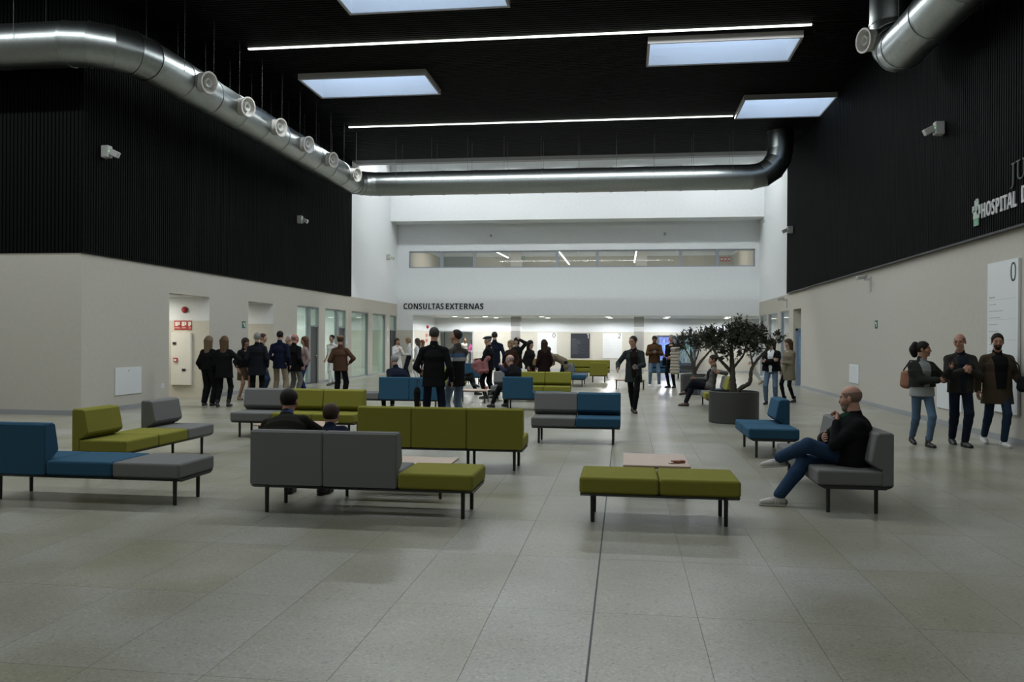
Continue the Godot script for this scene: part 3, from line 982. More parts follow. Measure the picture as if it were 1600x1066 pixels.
func wall_things() -> void:
	var black_ink := mat(col(0.012, 0.013, 0.016), 0.5)
	var grey_ink := mat(col(0.38, 0.39, 0.4), 0.6)
	var board := mat(col(0.66, 0.68, 0.68), 0.4)
	emergency_light(Vector3(XL + 0.04, 5.53, -16.1), 1, "white emergency light with a green indicator on the black wall at the left, nearer one")
	emergency_light(Vector3(XL + 0.04, 5.63, -26.6), 1, "small white emergency light on the black wall at the left, farther one")
	emergency_light(Vector3(XL, 5.45, -37.3), 1, "small white emergency light on the white end of the left wall")
	emergency_light(Vector3(XR - 0.1, 5.73, -16.8), -1, "white emergency light with a green indicator on the black right wall above the letters")
	emergency_light(Vector3(XR - 0.1, 5.7, -31.1), -1, "small white emergency light at the far end of the black right wall")
	cctv(Vector3(XR, 3.2, -21.8), "grey bullet camera under the black cladding, in the middle of the right wall")
	cctv(Vector3(XR, 3.2, -32.6), "grey bullet camera near the far windows of the right wall")
	for k in 2:
		var s := thing("wall_sensor", Vector3([-6.37, 1.87][k], 6.62, ZB), 0, "tiny grey sensor on the far white wall, %s one" % ["left", "right"][k], "sensor", "sensors on the far wall")
		var b := MB.new()
		b.rbox(Vector3(0, 0, 0.04), Vector3(0.1, 0.12, 0.08), 0.02)
		put("housing", b.mesh(), mat(col(0.25, 0.26, 0.26), 0.5), s)

	# CONSULTAS EXTERNAS on the far wall
	var o := thing("wall_sign", Vector3(-10.69, 3.06, ZB), 0, "black capital letters CONSULTAS EXTERNAS on the far white wall", "sign")
	lettering(o, "CONSULTAS", 0.39, Vector3(0, -0.075, 0.012), 2.0, black_ink)
	lettering(o, "EXTERNAS", 0.39, Vector3(2.09, -0.075, 0.012), 1.85, black_ink)

	# hospital name and emblem on the right wall
	o = thing("hospital_sign", Vector3(XR - 0.11, 3.72, -15.08), -PI / 2, "pale capital letters HOSPITAL D on the black right wall", "sign")
	lettering(o, "HOSPITAL", 0.34, Vector3(0, -0.06, 0), 1.27, mat(col(0.5, 0.5, 0.5), 0.5))
	lettering(o, "DE", 0.36, Vector3(1.42, -0.04, 0), 0.42, mat(col(0.5, 0.5, 0.5), 0.5))
	o = thing("wall_emblem", Vector3(XR - 0.11, 3.64, -15.27), -PI / 2, "pale green and white leaf shaped emblem left of the hospital letters", "sign")
	var e := MB.new()
	e.rbox(Vector3(0, 0.06, 0), Vector3(0.2, 0.12, 0.02), 0.009)
	put("emblem_foot", e.mesh(), mat(col(0.16, 0.36, 0.22), 0.5), o)
	e = MB.new()
	for q in [[0.0, 0.2, 0.24, 0.16], [-0.09, 0.3, 0.14, 0.12], [0.1, 0.27, 0.14, 0.16], [0.01, 0.36, 0.16, 0.18], [0.02, 0.44, 0.1, 0.06]]:
		e.rbox(Vector3(q[0], q[1], 0), Vector3(q[2], q[3], 0.02), 0.0095)
	put("emblem_figure", e.mesh(), mat(col(0.40, 0.48, 0.42), 0.5), o)
	o = thing("wall_lettering", Vector3(XR - 0.11, 4.12, -13.98), -PI / 2, "dim dark green letters JU above the hospital name, at the picture edge", "sign")
	lettering(o, "JU", 0.42, Vector3(0, -0.08, 0), 0.5, mat(col(0.018, 0.028, 0.025), 0.5), 0.0, false, true)

	# directory panels
	info_panel(Vector3(XR - 0.005, 0.47, -14.42), -PI / 2, 1.1, 2.48, "0", board, mat(col(0.03, 0.04, 0.04), 0.5), "tall white floor directory marked 0 on the right wall behind the walkers", grey_ink)
	info_panel(Vector3(-4.06, 0.66, ZR), 0, 1.03, 1.36, "0", mat(col(0.68, 0.69, 0.68), 0.5), black_ink, "white floor directory marked 0 on the far recess wall, beside the square column", mat(col(0.45, 0.46, 0.46), 0.6))
	info_panel(Vector3(-2.3, 0.68, ZR), 0, 1.0, 1.31, "1", mat(col(0.02, 0.025, 0.035), 0.45), mat(col(0.7, 0.7, 0.7), 0.5), "dark floor directory marked 1 in the middle of the far recess wall", mat(col(0.22, 0.23, 0.24), 0.6))
	info_panel(Vector3(-0.6, 0.68, ZR), 0, 1.02, 1.32, "2", mat(col(0.68, 0.69, 0.68), 0.5), black_ink, "white floor directory marked 2 on the far recess wall", mat(col(0.45, 0.46, 0.46), 0.6))

	# white access panels
	var n := 0
	for p in [[XL, -16.62, -17.6, 0.335, 0.94, 1, "white square access panel low on the left wall near its corner"], [XR, -23.7, -22.8, 0.5, 1.0, -1, "small white access panel low on the right wall beside the seated man's head"], [XR, -17.3, -16.1, 0.33, 0.82, -1, "white access panel low on the right wall behind the walkers"]]:
		o = thing("access_panel", Vector3(p[0], p[3], (p[1] + p[2]) / 2), 0, p[6], "panel", "white access panels")
		var b := MB.new()
		b.rbox(Vector3(p[5] * 0.01, (p[4] - p[3]) / 2, 0), Vector3(0.02, p[4] - p[3], absf(p[1] - p[2])), 0.004)
		put("cover", b.mesh(), mat(col(0.62, 0.64, 0.64), 0.5), o)
		put("latch", bx(Vector3(p[5] * 0.02, p[4] - p[3] - 0.1, -0.02), Vector3(p[5] * 0.024, p[4] - p[3] - 0.06, 0.02)), mat(col(0.4, 0.4, 0.4), 0.4), o)
		n += 1

	# fire equipment in the nearer side corridor
	var red := mat(col(0.42, 0.03, 0.03), 0.5)
	var pale := mat(col(0.72, 0.68, 0.6), 0.5)
	o = thing("fire_cabinet", Vector3(-11.77, 0.34, -20.75), 0, "tall white fire hose cabinet in the nearer side corridor", "cabinet")
	var c := MB.new()
	c.rbox(Vector3(0, 0.7, 0.04), Vector3(0.56, 1.4, 0.08), 0.006)
	put("body", c.mesh(), mat(col(0.7, 0.69, 0.63), 0.45), o)
	for q in [[-0.18, 1.08], [0.09, 0.37]]: put("lock", bx(Vector3(q[0] - 0.05, q[1], 0.08), Vector3(q[0] + 0.05, q[1] + 0.07, 0.095)), black_ink, o)
	var call := put("call_point", bx(Vector3(-0.2, 0.62, 0.08), Vector3(-0.09, 0.73, 0.115)), red, o)
	put("call_glass", bx(Vector3(-0.185, 0.64, 0.115), Vector3(-0.105, 0.7, 0.118)), pale, call)
	for k in 3:
		o = thing("fire_sign", Vector3([-11.91, -11.72, -11.555][k], 1.82, -20.745), 0, "red fire sign with pale pictogram above the white cabinet, %s of three" % ["left one", "middle one", "right one"][k], "sign", "red fire signs in the side corridor")
		var w: float = [0.18, 0.18, 0.11][k]
		put("plate", bx(Vector3(-w / 2, 0, 0), Vector3(w / 2, 0.25, 0.008)), red, o)
		put("pictogram", bx(Vector3(-w * 0.36, 0.1, 0.008), Vector3(w * 0.1, 0.22, 0.011)), pale, o)
		put("pictogram", bx(Vector3(w * 0.14, 0.13, 0.008), Vector3(w * 0.38, 0.22, 0.011)), pale, o)
		put("caption_bar", bx(Vector3(-w * 0.4, 0.045, 0.008), Vector3(w * 0.4, 0.062, 0.011)), pale, o)
	o = thing("alarm_sounder", Vector3(-11.7, 2.36, -20.745), 0, "round red alarm sounder high in the nearer side corridor", "alarm")
	c = MB.new()
	c.t = Transform3D(Basis(Vector3.RIGHT, PI / 2), Vector3.ZERO)
	c.lathe([Vector2(0.075, 0), Vector2(0.075, 0.05), Vector2(0.05, 0.1), Vector2(0.001, 0.11)], 20)
	put("horn", c.mesh(), red, o)
	c = MB.new()
	c.t = Transform3D(Basis(Vector3.RIGHT, PI / 2), Vector3.ZERO)
	c.lathe([Vector2(0.09, 0), Vector2(0.09, 0.02), Vector2(0.075, 0.021)], 20)
	put("base", c.mesh(), mat(col(0.3, 0.04, 0.05), 0.5), o)
	# red plates at the far recess side wall, behind the man in black
	o = thing("alarm_sounder", Vector3(-10.2, 2.27, -42.0), PI / 2, "red alarm sounder on the recess side wall behind the man in black", "alarm")
	c = MB.new()
	c.t = Transform3D(Basis(Vector3.RIGHT, PI / 2), Vector3.ZERO)
	c.lathe([Vector2(0.09, 0), Vector2(0.09, 0.05), Vector2(0.05, 0.1), Vector2(0.001, 0.11)], 20)
	put("horn", c.mesh(), red, o)
	for k in 2:
		o = thing("fire_sign", Vector3(-10.195, 1.72 - 0.27 * k, -41.9), PI / 2, "small red and white fire sign on the recess side wall, %s" % ["upper one", "lower one"][k], "sign")
		put("plate", bx(Vector3(-0.2, 0, 0), Vector3(0.2, 0.22, 0.008)), mat(col(0.6, 0.45, 0.42), 0.5), o)
		put("pictogram", bx(Vector3(-0.17, 0.03, 0.008), Vector3(-0.02, 0.19, 0.011)), red, o)
		put("pictogram", bx(Vector3(0.02, 0.03, 0.008), Vector3(0.17, 0.19, 0.011)), red, o)
	# fire signs in the gallery behind the window band
	for k in 3:
		o = thing("fire_sign", Vector3(6.0 - 0.2 * (2 - k) - 0.05, 6.2, -48.49), 0, "small red fire sign behind the right end of the high window band, %s" % ["first", "second", "third"][k], "sign", "red fire signs in the gallery")
		put("plate", bx(Vector3(-0.09, 0, 0), Vector3(0.09, 0.27, 0.008)), red, o)
		put("pictogram", bx(Vector3(-0.05, 0.09, 0.008), Vector3(0.05, 0.2, 0.011)), pale, o)
	# green exit signs
	var green := mat(col(0.02, 0.12, 0.07), 0.5)
	n = 0
	for p in [[Vector3(XL, 1.9, -22.75), PI / 2, "small green exit sign beside the second side corridor"], [Vector3(XR, 1.95, -21.33), -PI / 2, "small green exit sign on the right wall"], [Vector3(-5.9, 6.35, -48.05), 0.0, "small green exit sign behind the high window band"]]:
		o = thing("exit_sign", p[0], p[1], p[2], "sign", "green exit signs")
		put("plate", bx(Vector3(-0.1, 0, 0), Vector3(0.1, 0.2, 0.01)), green, o)
		put("arrow", bx(Vector3(-0.06, 0.11, 0.01), Vector3(0.0, 0.16, 0.013)), mat(col(0.6, 0.65, 0.6), 0.5), o)
		put("runner", bx(Vector3(0.01, 0.04, 0.01), Vector3(0.06, 0.15, 0.013)), mat(col(0.6, 0.65, 0.6), 0.5), o)
	# small door plates by the offices
	n = 0
	for p in [[-31.75, 1.4], [-37.5, 2.0], [-37.5, 1.5]]:
		o = thing("door_plate", Vector3(XL, p[1], p[0]), PI / 2, ["small pale door plate beside the second glazed office", "small door plate by the last office door, upper one", "small door plate by the last office door, lower one"][n], "sign", "door plates")
		put("plate", bx(Vector3(-0.09, 0, 0), Vector3(0.09, 0.26, 0.008)), mat(col(0.55, 0.56, 0.56), 0.5), o)
		put("print", bx(Vector3(-0.06, 0.14, 0.008), Vector3(0.03, 0.22, 0.01)), grey_ink, o)
		n += 1
	o = thing("wall_socket", Vector3(XL, 0.4, -18.5), PI / 2, "small white socket low on the left wall by the side corridor", "socket")
	put("plate", bx(Vector3(-0.05, 0, 0), Vector3(0.05, 0.1, 0.012)), mat(col(0.7, 0.7, 0.7), 0.4), o)
	put("insert", bx(Vector3(-0.03, 0.02, 0.012), Vector3(0.03, 0.08, 0.016)), mat(col(0.5, 0.5, 0.5), 0.4), o)
	vending()

func vending() -> void:
	for k in 2:
		var o := thing("vending_machine", Vector3([2.18, 3.2][k], 0, ZR + 0.42), 0, ["vending machine with rows of bottles lit in bright blue, behind the standing men", "dark vending machine with greenish lit products behind the far tree"][k], "vending machine", "vending machines in the recess")
		var body := mat(col(0.05, 0.06, 0.07), 0.4)
		var b := MB.new()
		b.box(Vector3(-0.46, 0.05, -0.4), Vector3(0.46, 1.9, -0.05))
		b.box(Vector3(-0.46, 0.05, -0.05), Vector3(-0.4, 1.9, 0.4))
		b.box(Vector3(0.36, 0.05, -0.05), Vector3(0.46, 1.9, 0.4))
		b.box(Vector3(-0.4, 1.82, -0.05), Vector3(0.36, 1.9, 0.4))
		b.box(Vector3(-0.4, 0.05, -0.05), Vector3(0.36, 0.5, 0.4))
		put("cabinet", b.mesh(), body, o)
		put("lit_display", bx(Vector3(-0.4, 0.5, -0.05), Vector3(0.36, 1.82, -0.04)), glow(Color(0.05, 0.25, 1.0) if k == 0 else Color(0.2, 0.45, 0.35), 0.4 if k == 0 else 0.06), o)
		put("pane", bx(Vector3(-0.4, 0.5, 0.37), Vector3(0.36, 1.82, 0.38)), glass(Color(0.8, 0.9, 1.0), 0.1), o)
		put("hatch", bx(Vector3(-0.3, 0.15, 0.4), Vector3(0.25, 0.36, 0.41)), mat(col(0.02, 0.02, 0.02), 0.3), o)
		for s in 4:
			var sh := put("shelf", bx(Vector3(-0.4, 0.52 + s * 0.33, -0.04), Vector3(0.36, 0.535 + s * 0.33, 0.3)), mat(col(0.3, 0.35, 0.4), 0.4), o)
			for q in 7:
				var m := MB.new()
				m.t = Transform3D(Basis(), Vector3(-0.35 + q * 0.11, 0.537 + s * 0.33, 0.12))
				m.lathe([Vector2(0.036, 0), Vector2(0.036, 0.14), Vector2(0.014, 0.2), Vector2(0.014, 0.24), Vector2(0.001, 0.24)], 10)
				put("bottle", m.mesh(), mat([col(0.25, 0.4, 0.8), col(0.7, 0.75, 0.8), col(0.05, 0.1, 0.4), col(0.5, 0.2, 0.45)][(q + s) % 4] if k == 0 else [col(0.5, 0.6, 0.5), col(0.05, 0.1, 0.06), col(0.3, 0.4, 0.1)][(q * 2 + s) % 3], 0.3), sh)
		var l := OmniLight3D.new()
		l.name = "display_light"
		l.light_energy = 0.25 if k == 0 else 0.06
		l.light_color = Color(0.3, 0.5, 1.0) if k == 0 else Color(0.6, 0.9, 0.8)
		l.omni_range = 20.0
		l.omni_attenuation = 2.0
		l.light_size = 0.2
		l.shadow_enabled = true
		o.add_child(l)
		l.position = Vector3(0, 1.3, 0.6)

# ------------------------------------------------------------------ benches and tables
const MW := 0.69      # width of one bench module
const MD := 0.68      # depth
var fabric := {}
var seat_mesh: ArrayMesh
var plain_seat_mesh: ArrayMesh
var back_mesh: ArrayMesh
var leg_mesh: ArrayMesh

func bench(at: Vector3, turn: float, modules: String, label: String, extra_legs := []) -> void:
	# local frame: sitters face +z; modules run along +x from the left of someone who looks at the front. Capital letter: seat with backrest.
	# g grey, o olive green, b blue
	var n := modules.length()
	var o := thing("modular_bench", at, turn, label, "bench", "modular upholstered benches")
	if seat_mesh == null:
		var b := MB.new()
		b.rbox(Vector3(0, 0.34, 0.045), Vector3(MW - 0.006, 0.145, MD - 0.09), 0.028)
		seat_mesh = b.mesh()
		b = MB.new()
		b.rbox(Vector3(0, 0.34, 0.0), Vector3(MW - 0.006, 0.145, MD), 0.028)
		plain_seat_mesh = b.mesh()
		b = MB.new()
		var z := -MD / 2
		b.prism(PackedVector2Array([Vector2(z, 0.275), Vector2(z + 0.1, 0.27), Vector2(z + 0.1, 0.42), Vector2(z + 0.135, 0.43), Vector2(z + 0.195, 0.475), Vector2(z + 0.205, 0.5), Vector2(z + 0.155, 0.745), Vector2(z + 0.125, 0.765), Vector2(z + 0.022, 0.768), Vector2(z, 0.75)]), (MW - 0.006) / 2, 0.012)
		back_mesh = b.mesh()
		b = MB.new()
		b.tube([Vector3(0, 0.0, 0), Vector3(0, 0.008, 0), Vector3(0, 0.245, 0)], [0.0155, 0.0175, 0.02], 12)
		leg_mesh = b.mesh()
		fabric = {"g": cloth(col(0.185, 0.188, 0.182)), "o": cloth(col(0.235, 0.228, 0.04)), "b": cloth(col(0.034, 0.10, 0.165))}
	var metal := mat(col(0.014, 0.014, 0.015), 0.45)
	var w := n * MW
	var f := MB.new()
	f.prism(PackedVector2Array([Vector2(-MD / 2 + 0.07, 0.238), Vector2(MD / 2 - 0.07, 0.238), Vector2(MD / 2 - 0.012, 0.268), Vector2(-MD / 2 + 0.004, 0.268)]), w / 2 - 0.01, 0.0)
	put("frame", f.mesh(), metal, o)
	var xs := [-w / 2 + 0.115, w / 2 - 0.115]
	for e in extra_legs: xs.append(-w / 2 + e * MW)
	for x in xs:
		for z in [-0.215, 0.215]: put("leg", leg_mesh, metal, o, Vector3(x, 0, z))
	for k in n:
		var c := modules[k]
		var m: Material = fabric[c.to_lower()]
		var x := -w / 2 + (k + 0.5) * MW
		put("seat", seat_mesh if c == c.to_upper() else plain_seat_mesh, m, o, Vector3(x, 0, 0))
		if c == c.to_upper(): put("backrest", back_mesh, m, o, Vector3(x, 0, 0))

func coffee_table(x0: float, x1: float, z0: float, z1: float, label: String) -> void:
	var o := thing("coffee_table", Vector3((x0 + x1) / 2, 0, (z0 + z1) / 2), 0, label, "table", "low wooden tables among the benches")
	var w := x1 - x0
	var d := absf(z1 - z0)
	if not mats.has("maple"):
		var wood := StandardMaterial3D.new()
		wood.albedo_color = col(0.47, 0.36, 0.28)
		wood.roughness = 0.45
		wood.albedo_texture = noise_tex(0.02, 4, Color(0.88, 0.85, 0.82), Color(1, 1, 1), 51, 256)
		wood.uv1_triplanar = true
		wood.uv1_scale = Vector3(0.6, 3.0, 6.0)
		mats["maple"] = wood
	var b := MB.new()
	b.rbox(Vector3(0, 0.321, 0), Vector3(w, 0.022, d), 0.006)
	put("table_top", b.mesh(), mats["maple"], o)
	var metal := mat(col(0.014, 0.014, 0.015), 0.45)
	b = MB.new()
	b.box(Vector3(-w / 2 + 0.05, 0.292, -d / 2 + 0.05), Vector3(w / 2 - 0.05, 0.31, -d / 2 + 0.08))
	b.box(Vector3(-w / 2 + 0.05, 0.292, d / 2 - 0.08), Vector3(w / 2 - 0.05, 0.31, d / 2 - 0.05))
	b.box(Vector3(-w / 2 + 0.05, 0.292, -d / 2 + 0.08), Vector3(-w / 2 + 0.08, 0.31, d / 2 - 0.08))
	b.box(Vector3(w / 2 - 0.08, 0.292, -d / 2 + 0.08), Vector3(w / 2 - 0.05, 0.31, d / 2 - 0.08))
	put("apron", b.mesh(), metal, o)
	for sx in [-1, 1]:
		for sz in [-1, 1]:
			var m := MB.new()
			m.tube([Vector3(sx * (w / 2 - 0.065), 0, sz * (d / 2 - 0.065)), Vector3(sx * (w / 2 - 0.065), 0.3, sz * (d / 2 - 0.065))], [0.015, 0.018], 10)
			put("leg", m.mesh(), metal, o)

func furniture() -> void:
	# turn 0: sitters face the camera; PI: backs to the camera; -PI/2: facing left; PI/2: facing right
	bench(Vector3(0.31, 0, -7.52), PI, "oo", "backless olive green two seat bench in the front row")
	bench(Vector3(-2.335, 0, -7.44), PI, "oGG", "front bench with two grey backrests and an open green seat, father and boy on it")
	bench(Vector3(-5.165, 0, -7.58), PI, "gbB", "front bench at the left edge, blue backrest, open blue and grey seats")
	bench(Vector3(-6.0, 0, -9.8), PI / 2, "OoG", "side-on bench at the left with green and grey backrests")
	bench(Vector3(-5.25, 0, -12.86), 0, "GOO", "bench facing us, one grey and two green backs, behind the father's head")
	bench(Vector3(-2.24, 0, -10.2), PI, "OOO", "long olive green bench with three backs turned to us", [1.0])
	bench(Vector3(-0.73, 0, -13.0), 0, "GB", "two seat bench facing us, left half grey, right half blue")
	bench(Vector3(2.04, 0, -12.3), -PI / 2, "Bb", "blue bench beside the planter with one backrest seen from its side")
	bench(Vector3(2.13, 0, -9.0), -PI / 2, "GGG", "grey bench under the seated bald man in front at the right")
	bench(Vector3(-5.03, 0, -18.0), PI, "BBg", "blue backed bench with grey end seat, behind the man in the black coat")
	bench(Vector3(-2.05, 0, -18.9), PI, "bB", "blue backed bench in the middle, where the bald man leans to the table")
	bench(Vector3(-2.405, 0, -21.5), 0, "GOO", "bench facing us in the middle distance, one grey and two green backs")
	bench(Vector3(-5.38, 0, -29.3), PI, "B", "single blue seat with its back to us, far behind the wooden table")
	bench(Vector3(-1.62, 0, -35.4), 0, "OOO", "far green bench facing us below the dark panel marked 1")
	bench(Vector3(-0.95, 0, -31.9), PI, "O", "single far green seat with its back to us, near the walking man")
	bench(Vector3(-1.64, 0, -29.5), PI / 2, "bGB", "far bench running away from us with blue and grey seats and blue backs")
	bench(Vector3(1.75, 0, -36.0), 0, "BB", "far blue bench behind the two standing men near the vending machine")
	bench(Vector3(2.2, 0, -20.35), -PI / 2, "bGO", "bench behind the planter with green and grey backs, man with crossed legs on it")
	bench(Vector3(-5.05, 0, -23.9), PI / 2, "OO", "olive green bench end seen between the black coat and the banded sweater")
	coffee_table(0.0, 0.68, -9.4, -8.5, "pale low table behind the front green bench")
	coffee_table(-2.85, -1.75, -8.7, -8.02, "pale low table between the grey front bench and the long green bench")
	coffee_table(-5.4, -4.35, -12.2, -11.5, "pale low table in front of the grey and green bench, mostly hidden by the father")
	coffee_table(-4.2, -3.4, -21.05, -20.4, "pale low table with a paper cup, beside the leaning bald man")
	coffee_table(-0.3, 0.72, -28.1, -27.3, "low table with thin black legs behind the walking man")

	# small things on the tables
	var o := thing("paper_cup", Vector3(-3.46, 0.332, -20.7), 0, "red and white paper cup on the low table beside the leaning man", "cup")
	var b := MB.new()
	b.lathe([Vector2(0.001, 0), Vector2(0.03, 0), Vector2(0.04, 0.1), Vector2(0.036, 0.1), Vector2(0.028, 0.01)], 16)
	put("cup_wall", b.mesh(), mat(col(0.65, 0.62, 0.58), 0.5), o)
	b = MB.new()
	b.lathe([Vector2(0.033, 0.025), Vector2(0.0395, 0.075)], 16)
	put("sleeve", b.mesh(), mat(col(0.4, 0.05, 0.04), 0.6), o)
	o = thing("snack_wrapper", Vector3(0.57, 0.332, -8.72), 0.4, "crumpled red and brown wrapper on the pale table behind the green bench", "wrapper")
	b = MB.new()
	for q in 5: b.rbox(Vector3(-0.05 + q * 0.025, 0.016 + 0.004 * (q % 2), 0.008 * (q % 3 - 1)), Vector3(0.04, 0.03 - 0.004 * (q % 2), 0.05), 0.008)
	put("foil", b.mesh(), mat(col(0.28, 0.10, 0.06), 0.35), o)
	b = MB.new()
	b.rbox(Vector3(-0.09, 0.008, 0.02), Vector3(0.05, 0.014, 0.04), 0.004)
	put("torn_end", b.mesh(), mat(col(0.5, 0.4, 0.33), 0.5), o)

# ------------------------------------------------------------------ potted olive trees
func planter(at: Vector3, r: float, h: float, label: String) -> void:
	var o := thing("planter", at, 0, label, "planter", "round planters")
	var b := MB.new()
	b.lathe([Vector2(0.001, 0), Vector2(r - 0.015, 0), Vector2(r, 0.015), Vector2(r, h - 0.01), Vector2(r - 0.008, h), Vector2(r - 0.03, h), Vector2(r - 0.035, h - 0.08)], 48)
	put("pot", b.mesh(), mat(col(0.035, 0.035, 0.033), 0.5), o)
	b = MB.new()
	b.lathe([Vector2(r - 0.034, h - 0.07), Vector2(r * 0.5, h - 0.045), Vector2(0.001, h - 0.03)], 32)
	put("soil", b.mesh(), mat(col(0.03, 0.024, 0.018), 0.95), o)

func olive_tree(at: Vector3, limbs: Array, crowns: Array, sd: int, label: String, twigs: int) -> void:
	# limbs: [[points], start radius, end radius]; crowns: [centre, radius, index of the limb that feeds it]
	var o := thing("olive_tree", at, 0, label, "tree", "potted olive trees")
	var r := RandomNumberGenerator.new()
	r.seed = sd
	var bark := StandardMaterial3D.new()
	bark.albedo_color = col(0.095, 0.083, 0.062)
	bark.roughness = 0.9
	bark.albedo_texture = noise_tex(0.05, 4, Color(0.55, 0.52, 0.5), Color(1, 1, 1), 61, 256)
	bark.uv1_triplanar = true
	bark.uv1_scale = Vector3(6, 2, 6)
	for l in limbs:
		var b := MB.new()
		var curve := Curve3D.new()
		var pts: Array = l[0]
		for k in pts.size():
			var tan_: Vector3 = (pts[mini(k + 1, pts.size() - 1)] - pts[maxi(k - 1, 0)]) / 6.0
			curve.add_point(pts[k] - at, -tan_, tan_)
		curve.bake_interval = 0.05
		var path := Array(curve.get_baked_points())
		var radii := []
		for k in path.size():
			var f := float(k) / (path.size() - 1)
			radii.append(lerpf(l[1], l[2], f) * (1.0 + 0.10 * sin(k * 1.7 + sd)))
		b.tube(path, radii, 10)
		put("trunk" if l[1] > 0.045 else "branch", b.mesh(), bark, o)
	var twig := MB.new()
	var places := []
	var tints := PackedColorArray()
	for c in crowns:
		var mid: Vector3 = c[0] - at
		var rad: float = c[1]
		var limb: Array = limbs[c[2]][0]
		var root: Vector3 = limb[limb.size() - 1] - at
		if (root - mid).length() > rad * 0.5:
			twig.tube([root, root.lerp(mid, 0.6) + Vector3(r.randf_range(-0.03, 0.03), 0.03, r.randf_range(-0.03, 0.03)), mid], [0.014, 0.01, 0.006], 6)
		for t in int(twigs * rad * rad / 0.07):
			var d := Vector3(r.randfn(), r.randfn() + 0.35, r.randfn()).normalized()
			var p0 := mid + d * rad * r.randf_range(0.05, 0.45)
			var p1 := mid + d * rad * r.randf_range(0.75, 1.25)
			p1.y += r.randf_range(-0.03, 0.06)
			twig.tube([p0, (p0 + p1) / 2 + Vector3(r.randf_range(-0.02, 0.02), r.randf_range(-0.02, 0.02), r.randf_range(-0.02, 0.02)), p1], [0.0035, 0.0025, 0.0015], 4, false)
			for k in r.randi_range(13, 19):
				var f := r.randf_range(0.1, 1.03)
				var q := p0.lerp(p1, f)
				var dir := ((p1 - p0).normalized() * 0.7 + Vector3(r.randfn(), r.randfn(), r.randfn()) * 0.6).normalized()
				var side := dir.cross(Vector3(r.randfn(), r.randfn(), r.randfn())).normalized()
				var s := r.randf_range(0.75, 1.25)
				places.append(Transform3D(Basis(side * s, dir * s, side.cross(dir) * s), q))
				var g := r.randf_range(0.6, 1.25)
				tints.append(Color(0.024 * g, 0.030 * g, 0.014 * g) if r.randf() < 0.85 else Color(0.06 * g, 0.068 * g, 0.045 * g))
	put("twigs", twig.mesh(), bark, o).set_meta("kind", "stuff")
	var leaf := MB.new()
	var lw := 0.0085
	var ll := 0.058
	for s in [1.0, -1.0]:      # two halves folded along the midrib
		leaf.quad(Vector3(0, 0, 0), Vector3(s * lw, ll * 0.35, 0.003), Vector3(s * lw * 0.8, ll * 0.7, 0.003), Vector3(0, ll, -0.002))
	var mm := MultiMesh.new()
	mm.transform_format = MultiMesh.TRANSFORM_3D
	mm.use_colors = true
	var m := StandardMaterial3D.new()
	m.albedo_color = Color.WHITE
	m.vertex_color_use_as_albedo = true
	m.roughness = 0.55
	m.backlight_enabled = true
	m.backlight = col(0.02, 0.03, 0.01)
	var lm := leaf.mesh()
	lm.surface_set_material(0, m)
	mm.mesh = lm
	mm.instance_count = places.size()
	for k in places.size():
		mm.set_instance_transform(k, places[k])
		mm.set_instance_color(k, tints[k])
	var mi := MultiMeshInstance3D.new()
	mi.name = "leaves"
	mi.multimesh = mm
	mi.set_meta("kind", "stuff")
	o.add_child(mi)

